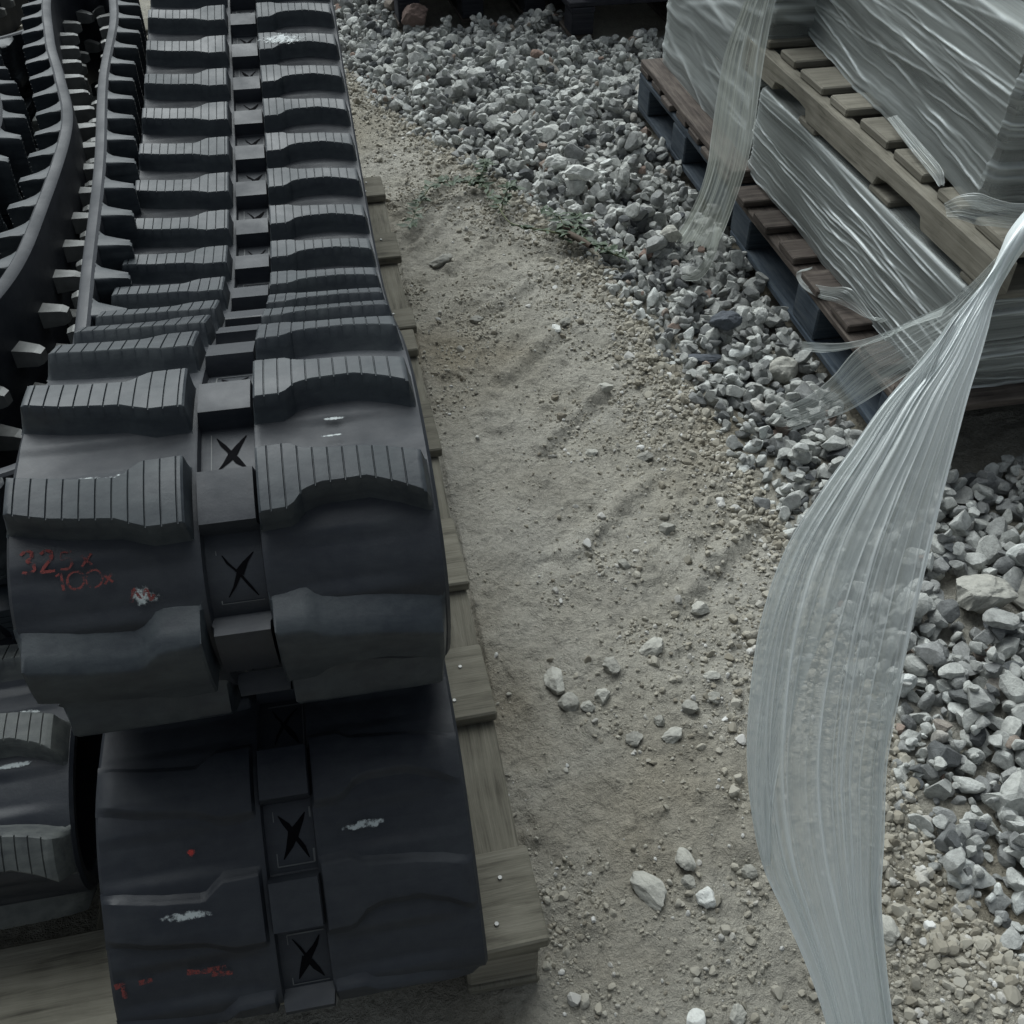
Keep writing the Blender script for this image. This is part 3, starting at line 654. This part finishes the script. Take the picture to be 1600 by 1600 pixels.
# ------------------------------------------------------------------ timber
def board_mesh(name, sx, sy, sz, bev=.0025, sag=0.0, seed=0):
    """box with slightly worn edges; UV x runs along the longest side"""
    bm = bmesh.new(); bmesh.ops.create_cube(bm, size=1.0)
    for v in bm.verts: v.co = Vector((v.co.x*sx, v.co.y*sy, v.co.z*sz))
    ax = 0 if sx >= sy else 1
    if sz > max(sx, sy): ax = 2
    n = 6
    es = [e for e in bm.edges if abs((e.verts[0].co-e.verts[1].co).normalized()[ax]) > .9]
    bmesh.ops.subdivide_edges(bm, edges=es, cuts=n, use_grid_fill=True)
    bmesh.ops.bevel(bm, geom=[e for e in bm.edges if e.calc_face_angle(0) > 1], offset=bev, segments=1, affect='EDGES')
    r = random.Random(seed+int(sx*1e4)+int(sy*1e3))
    ph1, ph2 = r.uniform(0, 6), r.uniform(0, 6)
    for v in bm.verts:
        t_ = v.co[ax]*5
        v.co.z += .0009*math.sin(t_+ph1); v.co[1-ax if ax < 2 else 0] += .0012*math.sin(t_*1.7+ph2)
    uvl = bm.loops.layers.uv.new('UVMap'); oth = [i for i in range(3) if i != ax]
    for f_ in bm.faces:
        nn = f_.normal; k = max(range(3), key=lambda i: abs(nn[i]))
        for l in f_.loops:
            c = l.vert.co
            if k == ax: l[uvl].uv = (c[oth[0]]*.5+3, c[oth[1]]*2+5)
            else:
                o_ = [i for i in oth if i != k][0]; l[uvl].uv = (c[ax], c[o_]+k*1.7)
    me = bpy.data.meshes.new(name); bm.to_mesh(me); bm.free(); return me
def board(name, parent, c, size, mat, rz=0, bev=.0025, seed=0):
    me = board_mesh(name, *size, bev=bev, seed=seed); o = link(name, me, mat, parent); o.location = c; o.rotation_euler = (0, 0, rz); return o
def screw(parent, x, y, z):
    bm = bmesh.new(); bmesh.ops.create_cone(bm, cap_ends=True, segments=12, radius1=.0034, radius2=.0028, depth=.0022)
    me = bpy.data.meshes.new('screw'); bm.to_mesh(me); bm.free(); o = link('screw', me, M_screw, parent); o.location = (x, y, z+.0012)
GP = 'wooden pallets under the rubber tracks'
def block_pallet(y0, y1, rows, label, XR=.155):
    root = empty('wooden_pallet', (-.38, (y0+y1)/2, 0), 0, label, 'pallet', GP); ym = (y0+y1)/2
    XL = -1.75
    for i, (a, b) in enumerate(rows):
        xr = XR+random.uniform(-.003, .005); cx = (xr+XL)/2; cy = (a+b)/2; rz = RA(1.6)+random.uniform(-.003, .003)
        # boards are nailed slightly askew: their right ends keep the row positions
        cyy = cy-math.sin(rz)*(xr-XL)/2
        db = board('deck_board', root, (cx+.38, cyy-ym, .129), (xr-XL, b-a, .022), M_wood, rz, .003, i)
        for (dx, dy) in ((-.045, .028), (-.06, -.035)):
            screw(db, (xr-XL)/2+dx+random.uniform(-.008, .008), dy*(b-a)/.14, .0115)
    for cx in (XR-.055, -.38, -.87, XL+.06):
        board('stringer_board', root, (cx+.38, 0, .107), (.10, (y1-y0)-.01, .020), M_wood, 0, .003, 7)
        board('base_board', root, (cx+.38, 0, .010), (.10, (y1-y0)-.012, .018), M_wood, 0, .003, 8)
        for cy in (y0+.075, ym, y1-.075): board('block', root, (cx+.38, cy-ym, .058), (.098, .13, .0765), M_wood_grey, 0, .004, 9)
    return root
block_pallet(.595, 2.10, [(.595, .735), (.965, 1.11), (1.255, 1.43), (1.635, 1.81), (2.01, 2.10)], 'weathered wooden pallet under the track stack, its front corner at the bottom')
block_pallet(2.112, 2.96, [(2.112, 2.20), (2.46, 2.60), (2.83, 2.96)], 'wooden pallet behind the first one, mostly hidden under the tracks')

block_pallet(2.99, 4.75, [(2.99, 3.12), (3.22, 3.34), (3.45, 3.6), (3.72, 3.86), (3.98, 4.12), (4.24, 4.38), (4.5, 4.65)], 'wooden pallet farthest back beneath the ends of the tracks', XR=-.04)
# right hand stack
GR = 'pallets of the wrapped stack'
def blue_pallet(y0, y1, x0, label, top_mat, edge_board):
    root = empty('blue_pallet', (x0+.5, (y0+y1)/2, .03), 0, label, 'pallet', GR); ym = (y0+y1)/2; L_ = y1-y0; Wd = 1.1
    ny = 7; wds = .098
    for i in range(ny):
        cy = -L_/2+wds/2+.004+i*(L_-wds-.008)/(ny-1); j = random.uniform(-.012, .006)
        board('deck_board', root, (j+.05, cy, .141), (Wd, wds, .02), top_mat, random.uniform(-.008, .008), .003, i)
    for cx in (-.5+.052, .05, .6-.052):
        board('stringer_board', root, (cx, 0, .120), (.098, L_-.01, .0185), M_wood_blue if edge_board else top_mat, 0, .003, 3)
        if edge_board and cx < 0: board('edge_board', root, (cx, 0, .162), (.096, L_-.01, .021), top_mat, 0, .003, 6)
        board('base_board', root, (cx, 0, .010), (.098, L_-.012, .019), M_wood_blue, 0, .003, 4)
        for cy in (-L_/2+.07, 0, L_/2-.07): board('block', root, (cx, cy, .065), (.094, .135, .089), M_wood_blue, 0, .004, 5)
    return root
blue_pallet(2.66, 3.62, 1.13, 'blue painted pallet with brown stained top at the far left of the stack', M_wood_dark, True)
blue_pallet(1.53, 2.62, 1.13, 'blue pallet with reddish brown deck boards under the near wrapped load', M_wood_dark, False)
def crease_field(A_, B_, K, seed, wmin=.003, wmax=.012, along=(.15, .6), slant=.06):
    """sum of narrow lines that run along B_ at slowly drifting A_; A_ 0..1, B_ 0..1"""
    gg = np.random.default_rng(seed); out = np.zeros_like(A_)
    for k in range(K):
        a0 = gg.uniform(-.02, 1.02); b0 = gg.uniform(-.1, 1.1); L_ = gg.uniform(*along); sl = gg.normal(0, slant); wd = gg.uniform(wmin, wmax); st = gg.uniform(.25, 1)**1.5
        p = a0+sl*(B_-b0)+.012*np.sin(B_*gg.uniform(4, 14)+k); e = np.clip(1-((B_-b0)/L_)**2, 0, 1)
        out += st*e*np.exp(-((A_-p)/wd)**2)
    return out
root_wrap = {}
def wrapped_load(x0, x1, y0, y1, z0, z1, n, label, mat_side, rz=0, name='wrapped_load', amp=.004, seed=1, south=M_card):
    cx, cy = (x0+x1)/2, (y0+y1)/2; root = empty(name, (cx, cy, z0), rz, label, 'wrapped load', 'film wrapped loads on pallets'); gg = np.random.default_rng(seed)
    hh = (z1-z0)/n
    for i in range(n):
        board('panel', root, (gg.uniform(-.002, .002), gg.uniform(-.003, .003), hh*(i+.5)), (x1-x0-.014+gg.uniform(-.010, .004), y1-y0-.012, hh-.0015), mat_side, 0, .002, i)
    # film: closed skirt round the load with ridges along it, folded a little over the top
    hx_, hy_ = (x1-x0)/2, (y1-y0)/2; per = []
    r_ = .012
    for (cx_, cy_, a0) in ((-hx_+r_, -hy_+r_, 180), (hx_-r_, -hy_+r_, 270), (hx_-r_, hy_-r_, 0), (-hx_+r_, hy_-r_, 90)):
        for a in np.linspace(a0, a0+90, 5): per.append((cx_+r_*math.cos(RA(a)), cy_+r_*math.sin(RA(a)), math.cos(RA(a)), math.sin(RA(a))))
    per.append(per[0]); per = np.array(per); pd = np.concatenate([[0], np.cumsum(np.hypot(*np.diff(per[:, :2], axis=0).T))])
    m = int(pd[-1]/.012); tq = np.linspace(0, pd[-1], m); PX = np.stack([np.interp(tq, pd, per[:, k]) for k in range(4)], -1)
    nn = np.hypot(PX[:, 2], PX[:, 3])[:, None]; PX[:, 2:] /= nn
    nv = 180; vv = np.linspace(0, 1, nv); H_ = z1-z0
    T_, V_ = np.meshgrid(tq, vv, indexing='ij')
    rid = fbm(V_*H_*14+.35*T_, T_*.7, 1.3, 3, seed*7, .5)*amp*2.6 + amp
    Tn = T_/tq[-1]; cr = crease_field(V_, Tn, 330, seed+40, .005, .014, (.015, .10), .75); rid = rid + .004*np.clip(cr, 0, 1.2) + .012*(fbm(V_*1.5, T_, 3.0, 2, seed+50)); rid = .002+(rid-.002)*np.clip((1-V_)/.08, 0, 1)
    rag = .022*fbm(tq, tq*0, 7, 4, seed+3)
    Z = V_*H_*.992 + (rag[:, None]*(1-V_)) - .002
    X = PX[:, None, 0]+PX[:, None, 2]*rid; Y = PX[:, None, 1]+PX[:, None, 3]*rid
    co = np.stack([X, Y, Z], -1)
    top = []
    for k, d_ in enumerate((.004, .02, .05, .09)):
        top.append(np.stack([PX[:, 0]*(1-d_/hx_*.8)+0*tq, PX[:, 1]*(1-d_/hy_*.8), H_+.0012+.0015*vnoise(tq*12, tq*0+k, 5)], -1))
    co = np.concatenate([co, np.stack(top, 1)], 1); nr = co.shape[1]
    uv = np.stack([np.concatenate([V_*H_, V_[:, -1:]*H_+np.array([[.004, .02, .05, .09]])], 1), np.concatenate([T_, T_[:, :4]], 1)], -1)
    cr = np.concatenate([cr, np.zeros((m, 4))], 1)
    me = mesh_np('stretch_wrap', co.reshape(-1, 3), quads=grid_quads(m, nr)[:, ::-1], smooth=True, uv=uv.reshape(-1, 2), attrs={'crease': np.clip(cr, 0, 1).ravel()*.55}); root_wrap[root.name] = link('stretch_wrap', me, M_wrap, root)
    return root
LOAD_NEAR = wrapped_load(1.20, 2.3, 1.585, 2.70, .183, .425, 9, 'grey film wrapped load lying between the blue pallet and the notched pallet', M_panel, 0, seed=2)
wrapped_load(1.205, 2.3, 2.74, 3.58, .183, .95, 12, 'tall grey film wrapped load at the far left of the stack', M_panel, 0, seed=3)
# notched stringer pallet
def notched_pallet(x0, y0, x1, y1, z0, z1, rz, label, ms, md):
    L_ = y1-y0; Wd = x1-x0; H_ = z1-z0; root = empty('notched_pallet', ((x0+x1)/2, (y0+y1)/2, z0), rz, label, 'pallet', GR)
    sh = H_-.040
    for cx in (-Wd/2+.022, 0, Wd/2-.022):
        # outline in (y, z) with two fork notches
        out = [(-L_/2, 0)]
        for c in (-L_*.21, L_*.24):
            w = .11; out += [(c-w, 0), (c-w+.012, sh*.36), (c-w*.5, sh*.42), (c+w*.5, sh*.42), (c+w-.012, sh*.34), (c+w, 0)]
        out += [(L_/2, 0), (L_/2, sh), (-L_/2, sh)]
        bm = bmesh.new(); f_ = bm.faces.new([bm.verts.new((-.019, y, z)) for y, z in out]); r = bmesh.ops.extrude_face_region(bm, geom=[f_])
        for v in r['geom']:
            if isinstance(v, bmesh.types.BMVert): v.co.x += .038
        bmesh.ops.recalc_face_normals(bm, faces=bm.faces); bmesh.ops.bevel(bm, geom=[e for e in bm.edges if e.calc_face_angle(0) > .9], offset=.003, segments=1, affect='EDGES')
        uvl = bm.loops.layers.uv.new('UVMap')
        for f_ in bm.faces:
            for l in f_.loops: l[uvl].uv = (l.vert.co.y, l.vert.co.z+l.vert.co.x*.9)
        me = bpy.data.meshes.new('stringer'); bm.to_mesh(me); bm.free(); o = link('stringer', me, ms, root); o.location = (cx, 0, .018)
    n = 8; ws = [.14, .098, .14, .14, .098, .14, .10, .14]; tot = sum(ws); gap = (L_-tot)/(n-1); y = -L_/2
    for i, w in enumerate(ws):
        board('deck_board', root, (random.uniform(.002, .016), y+w/2, H_-.0105), (Wd-.03, w-.004, .0205), md, random.uniform(-.02, .02), .0035, i); y += w+gap
    for i in range(4): board('base_board', root, (0, -L_/2+.06+i*(L_-.12)/3, .0085), (Wd-.01, .10, .017), md, 0, .004, i)
    return root
notched_pallet(1.195, 1.53, 2.3, 2.86, .427, .535, RA(.6), 'beige notched pallet with gapped deck boards between the two wrapped loads', M_wood_grey, M_wood_grey)
LOAD_UP = wrapped_load(1.305, 2.35, 1.635, 3.05, .537, .86, 5, 'upper film wrapped load on the notched pallet, shiny streaks and torn lower edge', M_panel, RA(-5.0), seed=5, amp=.006)
notched_pallet(1.33, 1.93, 2.4, 3.0, .866, .99, RA(-3), 'dark pallet resting on top of the upper wrapped load', M_conc, M_wood_black)

# ------------------------------------------------------------------ things at the far edge
def far_pallet(x0, x1, y0, y1, z, label, load_mat, lh):
    root = empty('dark_pallet', ((x0+x1)/2, (y0+y1)/2, z), RA(random.uniform(-4, 4)), label, 'pallet', 'dark pallets at the far edge of the gravel'); Wd = x1-x0; L_ = y1-y0
    for i in range(6): board('deck_board', root, (0, -L_/2+.06+i*(L_-.12)/5, .139), (Wd, .10, .02), M_wood_black, 0, .003, i)
    for cx in (-Wd/2+.06, 0, Wd/2-.06):
        board('stringer_board', root, (cx, 0, .118), (.1, L_-.01, .02), M_wood_black, 0, .003, 3)
        board('base_board', root, (cx, 0, .01), (.1, L_-.02, .018), M_wood_dark, 0, .003, 3)
        for cy in (-L_/2+.07, 0, L_/2-.07): board('block', root, (cx, cy, .064), (.095, .13, .088), M_wood_black, 0, .004, 2)
    me = board_mesh('crate_box', Wd-.04, L_-.05, lh, .012); return root
far_pallet(.34, 1.02, 4.72, 5.7, .02, 'dark pallet at the top edge left of the gap', None, .4)
far_pallet(1.05, 2.1, 4.42, 5.4, .02, 'dark pallet at the top edge right of the gap', None, .4)
def crate(x, y, z, sx, sy, sz, mat, label):
    root = empty('crate', (x, y, z), RA(2), label, 'crate', 'dark crates on the far pallets'); n = 4; h = sz/n
    for i in range(n):
        board('side_slat', root, (0, -sy/2+.01, h*(i+.5)), (sx, .018, h-.012), mat, 0, .003, i); board('side_slat', root, (0, sy/2-.01, h*(i+.5)), (sx, .018, h-.012), mat, 0, .003, i)
        board('side_slat', root, (-sx/2+.01, 0, h*(i+.5)), (.018, sy-.04, h-.012), mat, 0, .003, i); board('side_slat', root, (sx/2-.01, 0, h*(i+.5)), (.018, sy-.04, h-.012), mat, 0, .003, i)
    board('lid', root, (0, 0, sz+.01), (sx+.01, sy+.01, .018), mat, 0, .003, 1)
crate(.68, 5.2, .170, .62, .85, .5, M_wood_black, 'dark slatted crate on the far left pallet')
crate(1.58, 4.92, .170, .95, .9, .5, M_wood_black, 'dark slatted crate on the far right pallet')
rock('rock', .44, 4.66, .12, .08, M_rock_red, 'brown broken block in front of the far pallet', GB, 33, .8, .2, 10, .6, 3, .02)

# ------------------------------------------------------------------ stretch film
def strip(name, A, B, nr, ncol, amp, nf, seed, parent=None, mat=None, ragged=0, bulge=0.0, back=0.0, roll=None, creases=14, gather=0.0, edge=.6):
    A = np.array(A, float); B = np.array(B, float); n = len(A)
    def dens(P_):
        P_ = catmull(np.vstack([2*P_[:1]-P_[1:2], P_, 2*P_[-1:]-P_[-2:-1]]), 12)[12:12*n+1]; t0 = np.linspace(0, 1, len(P_)); t1 = np.linspace(0, 1, nr)
        return np.stack([np.interp(t1, t0, P_[:, k]) for k in range(3)], -1)
    A = dens(A); B = dens(B); t_ = np.linspace(0, 1, nr); w = np.linspace(0, 1, ncol)
    T_, W_ = np.meshgrid(t_, w, indexing='ij'); gg = np.random.default_rng(seed)
    ctr = (A+B)/2; tang = np.gradient(ctr, axis=0); tang /= np.linalg.norm(tang, axis=1)[:, None]; across = B-A; wid = np.linalg.norm(across, axis=1); ac = across/np.maximum(wid, 1e-7)[:, None]; ac[0] = ac[1]
    nrm = np.cross(tang, ac); nrm /= np.maximum(np.linalg.norm(nrm, axis=1), 1e-7)[:, None]
    if (nrm@(np.array([0, 0, 1.45])-ctr.mean(0))).mean() < 0: nrm = -nrm
    d = np.zeros_like(T_)
    for k in range(nf):
        f_ = gg.uniform(2, 16); p0 = gg.uniform(0, 6.28); dr = gg.uniform(-1.6, 1.6); m_ = gg.uniform(0, 1); sp = gg.uniform(.25, .6)
        d += np.sin(W_*f_*2*math.pi+p0+dr*T_*3)*np.exp(-((T_-m_)/sp)**2)/f_**.7
    fine = fbm(W_*2.2+.10*np.sin(T_*4+seed), T_*.16, 9, 3, seed, .5)
    d = (d*amp + fine*amp*.8 + bulge*np.sin(W_*math.pi))*np.clip(wid/.10, .25, 1.3)[:, None] - back
    crs = crease_field(W_, T_, creases, seed+60, .003, .010, (.05, .45), .16)+edge*(np.exp(-(W_/.012)**2)+np.exp(-((1-W_)/.016)**2))
    d = d + .0030*np.clip(crs, 0, 1.3)
    P_ = A[:, None]+across[:, None]*W_[..., None] + nrm[:, None]*d[..., None]
    if roll is not None:      # gather the sheet into a rope where roll -> 1
        rr = np.interp(t_, *roll)[:, None]; ang = W_*4.6*math.pi
        rad = (.012+.008*W_)*(.6+.4*rr)+.002*np.sin(ang*3)
        rope = ctr[:, None]+ac[:, None]*(np.cos(ang)*rad)[..., None]+nrm[:, None]*(np.sin(ang)*rad)[..., None]
        P_ = P_*(1-rr[..., None])+rope*rr[..., None]
    if ragged:
        rg = (fbm(w*1.0, w*0+seed, 22, 3, seed)+.25)*ragged; P_[-8:] += (tang[-1]*rg[:, None])[None]*np.linspace(0, 1, 8)[:, None, None]
    L_ = np.concatenate([[0], np.cumsum(np.linalg.norm(np.diff(ctr, axis=0), axis=1))])
    uv = np.stack([W_, np.broadcast_to(L_[:, None], W_.shape)*1.2], -1)
    gth = gather*np.clip(1.15-wid/wid.max(), 0, 1)[:, None]
    me = mesh_np(name, P_.reshape(-1, 3), quads=grid_quads(nr, ncol), smooth=True, uv=uv.reshape(-1, 2), attrs={'crease': (np.clip(crs, 0, 1)*.55+gth).ravel()}); return link(name, me, mat, parent)
FL=[(0.821,1.028,0.884),(0.764,0.989,0.838),(0.717,0.957,0.800),(0.670,0.924,0.763),(0.615,0.894,0.727),(0.570,0.864,0.689),(0.525,0.834,0.651),(0.479,0.799,0.607),(0.444,0.757,0.559),(0.424,0.719,0.503),(0.407,0.664,0.429),(0.404,0.617,0.365),(0.412,0.567,0.301),(0.434,0.524,0.248),(0.457,0.475,0.189),(0.473,0.432,0.134),(0.484,0.390,0.079),(.50,.36,.03),(.53,.32,.012)]
FR=[(0.830,1.022,0.850),(0.796,0.991,0.816),(0.770,0.959,0.784),(0.748,0.927,0.752),(0.726,0.895,0.720),(0.701,0.855,0.676),(0.677,0.816,0.632),(0.651,0.771,0.582),(0.626,0.727,0.533),(0.606,0.688,0.476),(0.591,0.658,0.429),(0.577,0.623,0.377),(0.568,0.575,0.312),(0.558,0.527,0.246),(0.557,0.476,0.180),(0.560,0.424,0.113),(0.563,0.383,0.058),(.57,.35,.02),(.59,.31,.012)]
pre_l = [(1.62, 1.712, .76), (1.42, 1.52, .80), (1.15, 1.28, .885), (.95, 1.12, .90)]; pre_r = [(1.62, 1.708, .70), (1.44, 1.50, .765), (1.17, 1.26, .855), (.96, 1.11, .868)]
film = empty('stretch_film', (1.62, 1.70, .72), 0, 'long milky ribbon of torn stretch film blowing across the foreground', 'plastic film', 'torn stretch film')
def fstrip(name, *a, **k):
    o = strip(name, *a, **k); o.location = (-1.62, -1.70, -.72); return o
ROLL = ([0, .15, .19, .23, .28, 1], [1, 1, .8, .35, 0, 0])
fstrip('film_sheet', pre_l+FL, pre_r+FR, 300, 240, .0030, 8, 4, film, M_film, bulge=.012, roll=ROLL, creases=80, gather=.95, edge=.9)
CEN = lambda i: tuple((np.array(FL[i])+np.array(FR[i]))/2)
FLb = [(a[0]*.94+b[0]*.06, a[1]*.94+b[1]*.06, a[2]*.94+b[2]*.06) for a, b in zip(FL, FR)]
FRb = [(a[0]*.05+b[0]*.95, a[1]*.05+b[1]*.95, a[2]*.05+b[2]*.95) for a, b in zip(FL, FR)]
fstrip('film_layer', [CEN(1)]+FLb[3:], [CEN(1)]+FRb[3:], 220, 160, .0035, 7, 9, film, M_film_back, back=.012, creases=40, gather=.5)
hemA = [tuple(np.array(b)*1.0) for b in FR[9:]]; hemB = [tuple(np.array(b)*.90+np.array(a)*.10) for a, b in zip(FL[9:], FR[9:])]
fstrip('film_hem', hemB, hemA, 160, 40, .003, 4, 12, film, M_film, back=-.006, creases=14, gather=.9, edge=1.0)
foldA = [tuple(np.array(a)) for a in FL[2:13]]; foldB = [tuple(np.array(a)*(1-k)+np.array(b)*k) for a, b, k in zip(FL[2:13], FR[2:13], [.02, .2, .48, .62, .6, .52, .44, .36, .26, .16, .05])]
fstrip('film_fold', foldA, foldB, 160, 90, .003, 6, 77, film, M_film, back=-.008, creases=26, gather=.4)
BL=[(0.784,1.001,0.847),(0.755,1.008,0.793),(0.725,1.026,0.752),(0.701,1.049,0.716),(0.675,1.072,0.681),(0.653,1.081,0.631),(0.631,1.098,0.589),(0.603,1.121,0.554)]
BR=[(0.754,0.964,0.801),(0.740,0.972,0.752),(0.726,0.988,0.710),(0.713,1.008,0.675),(0.694,1.027,0.636),(0.674,1.047,0.598),(0.654,1.071,0.566),(0.632,1.097,0.534)]
CL=[(0.728,0.988,0.791),(0.718,1.029,0.748),(0.705,1.069,0.703),(0.690,1.115,0.663),(0.681,1.166,0.630),(0.674,1.219,0.600)]
CR=[(0.718,0.980,0.782),(0.709,1.024,0.740),(0.700,1.064,0.696),(0.689,1.109,0.656),(0.679,1.157,0.620),(0.673,1.210,0.590)]
fstrip('torn_tail', [CEN(0)]+BL[1:], [CEN(0)]+BR[1:], 90, 70, .0025, 7, 21, film, M_film_thin, ragged=.05, creases=22)
fstrip('torn_tail', CL, CR, 60, 30, .0015, 5, 25, film, M_film_thin, ragged=.02)
F1A= [(1.190,1.80,.23),(1.185,1.832,0.206),(1.170,1.896,0.224),(1.150,1.930,0.240),(1.140,2.014,0.198),(1.130,2.087,0.172),(1.130,2.129,0.175),(1.140,2.101,0.201)]
F1B= [(1.190,1.86,.20),(1.175,1.872,0.195),(1.160,1.925,0.188),(1.140,1.964,0.184),(1.130,2.021,0.165),(1.120,2.091,0.155),(1.120,2.135,0.168),(1.130,2.100,0.196)]
F2A= [(1.260,2.094,0.571),(1.240,1.935,0.571),(1.225,1.822,0.569),(1.220,1.789,0.553)]
F2B= [(1.260,2.130,0.550),(1.240,1.978,0.544),(1.225,1.846,0.541),(1.220,1.805,0.538)]
F3A= [(1.145,1.660,0.575),(1.159,1.640,0.599),(1.184,1.620,0.610),(1.221,1.610,0.599),(1.269,1.600,0.592),(1.36,1.59,.60)]
F3B= [(1.147,1.640,0.555),(1.160,1.620,0.560),(1.187,1.600,0.556),(1.217,1.590,0.555),(1.267,1.580,0.550),(1.36,1.57,.55)]
def flap(root, A, B, seed, amp):
    c, sn = math.cos(-root.rotation_euler.z), math.sin(-root.rotation_euler.z); l = np.array(root.location)
    def loc(P_):
        q = np.array(P_)-l; return np.stack([q[:, 0]*c-q[:, 1]*sn, q[:, 0]*sn+q[:, 1]*c, q[:, 2]], -1)
    strip('film_flap', loc(A), loc(B), 80, 60, amp, 8, seed, root_wrap[root.name], M_film, ragged=.015, creases=22)
flap(LOAD_NEAR, F1A, F1B, 81, .007); flap(LOAD_UP, F2A, F2B, 83, .004); flap(LOAD_UP, F3A, F3B, 84, .007)
DL=[(1.21,2.74,.96),(1.16,2.71,.86),(1.120,2.682,0.745),(1.100,2.660,0.662),(1.080,2.693,0.527),(1.060,2.660,0.423),(1.040,2.614,0.337),(1.020,2.566,0.269),(1.000,2.560,0.182),(0.980,2.604,0.075),(0.960,2.604,0.045)]
DR=[(1.22,2.60,.96),(1.17,2.54,.88),(1.140,2.518,0.784),(1.120,2.521,0.699),(1.100,2.488,0.591),(1.080,2.439,0.501),(1.060,2.387,0.426),(1.040,2.350,0.360),(1.020,2.336,0.283),(1.000,2.327,0.210),(0.980,2.320,0.161)]
f2 = empty('stretch_film', (1.21, 2.67, .95), 0, 'dull strip of old stretch film hanging down the left side of the wrapped stack', 'plastic film', 'torn stretch film')
def gstrip(name, *a, **k):
    o = strip(name, *a, **k); o.location = (-1.21, -2.67, -.95); return o
gstrip('film_sheet', DL, DR, 130, 80, .004, 9, 31, f2, M_film_dull, ragged=.04, bulge=.01)
gstrip('torn_tail', [(.985, 2.37, .20), (.96, 2.33, .15), (.93, 2.33, .09), (.90, 2.36, .06)], [(.985, 2.32, .19), (.965, 2.30, .13), (.94, 2.31, .075), (.91, 2.34, .055)], 40, 20, .002, 4, 35, f2, M_film_dull)

# ------------------------------------------------------------------ weed
t = NT('leaf'); v = t.co('Object'); n = t.noise(v, 60, 2); t.set(Base_Color=t.ramp(n, [(.3, (.018, .038, .018)), (.7, (.045, .075, .032))]), Roughness=.6); M_leaf = t.m
M_stem = mat_plain('stem', (.10, .11, .055), .8)
M_stick = mat_plain('stick', (.085, .065, .05), .9)
weed = empty('weed', (.75, 2.57, .02), 0, 'thin sprawling weed with small dark leaves across the edge of the gravel', 'plant')
def tube(name, P_, r0, r1, mat, parent, off_):
    P_ = np.array(P_, float); n = len(P_); V = []; 
    for i, p in enumerate(P_):
        d = P_[min(i+1, n-1)]-P_[max(i-1, 0)]; d /= np.linalg.norm(d); a = np.cross(d, [0, 0, 1]); a /= np.linalg.norm(a)+1e-9; b = np.cross(d, a); r = r0+(r1-r0)*i/(n-1)
        for k in range(6): V.append(p-off_+a*r*math.cos(k*1.047)+b*r*math.sin(k*1.047))
    q = [[i*6+k, i*6+(k+1) % 6, (i+1)*6+(k+1) % 6, (i+1)*6+k] for i in range(n-1) for k in range(6)]
    me = mesh_np(name, np.array(V), quads=np.array(q), smooth=True); return link(name, me, mat, parent)
W0 = np.array([.75, 2.57, .02])
def lift(P_, dz=.012, arch=.02):
    P_ = np.array(P_, float); m_ = len(P_)
    out = [];
    for i in range(m_-1):
        for t_ in np.arange(6)/6: out.append(P_[i]*(1-t_)+P_[i+1]*t_)
    out.append(P_[-1]); out = np.array(out)
    for i, p in enumerate(out):
        ii, jj = int((p[0]-HX0)/cell), int((p[1]-HY0)/cell); s_ = math.sin(i/len(out)*math.pi)
        p[2] = max(float(Hm[ii-2:ii+3, jj-2:jj+3].mean())+dz*.5, .03)+arch*s_; p[0] += random.uniform(-.003, .003)
    for _ in range(3): out[1:-1] = (out[:-2]+2*out[1:-1]+out[2:])/4
    return out
stems = [[(.794, 2.541, 0), (.734, 2.598, 0), (.694, 2.669, 0), (.648, 2.677, 0), (.579, 2.714, 0), (.503, 2.765, 0), (.494, 2.903, 0), (.482, 3.019, 0), (.473, 3.091, 0)],
         [(.473, 3.091, 0), (.408, 3.098, 0), (.346, 3.091, 0), (.304, 3.052, 0), (.271, 2.976, 0), (.239, 2.907, 0), (.220, 2.838, 0)],
         [(.473, 3.091, 0), (.493, 3.150, 0), (.512, 3.22, 0)], [(.503, 2.9, 0), (.54, 2.98, 0), (.57, 3.02, 0)], [(.648, 2.677, 0), (.66, 2.75, 0), (.63, 2.85, 0)], [(.694, 2.669, 0), (.70, 2.73, 0), (.74, 2.80, 0)]]
lv = [.16, .55, .9, .8, .8, .85]
for k, sp in enumerate(stems):
    Pz = lift(sp, .012, .02 if k < 2 else .03); tube('stem', Pz, 0.0042 if k == 0 else .0026, .0014, M_stem, weed, W0)
    V = []; Q = []
    for i, p in enumerate(Pz):
        dn = 1.0 if (k == 0 and i < 14) else lv[k]
        for rep in range(5):
            if random.random() > dn*.75: continue
            a = random.uniform(0, 6.28); L_ = random.uniform(.022, .048); wd = L_*random.uniform(.32, .5); dz = random.uniform(-.008, .012)
            d = np.array([math.cos(a), math.sin(a), 0]); e = np.array([-math.sin(a), math.cos(a), random.uniform(-.4, .4)]); b = len(V); q0 = p-W0+np.array([0, 0, random.uniform(0, .008)])
            V += [q0, q0+d*L_*.45+e*wd*.5+[0, 0, dz*.6], q0+d*L_+[0, 0, dz*.2], q0+d*L_*.45-e*wd*.5+[0, 0, dz*.6], q0+d*L_*.5+[0, 0, dz*.6-.002]]
            Q += [[b, b+1, b+4], [b+1, b+2, b+4], [b+2, b+3, b+4], [b+3, b, b+4]]
    if V:
        me = mesh_np('leaves', np.array(V), tris=np.array(Q)); link('leaves', me, M_leaf, weed)
st = tube('stick', [(0, 0, 0), (.02, -.04, .004), (.045, -.085, .0)], .010, .008, M_stick, None, np.zeros(3)); st.location = (.665, 2.68, .045)
tag(st, 'short brown stick lying at the foot of the weed', 'stick')
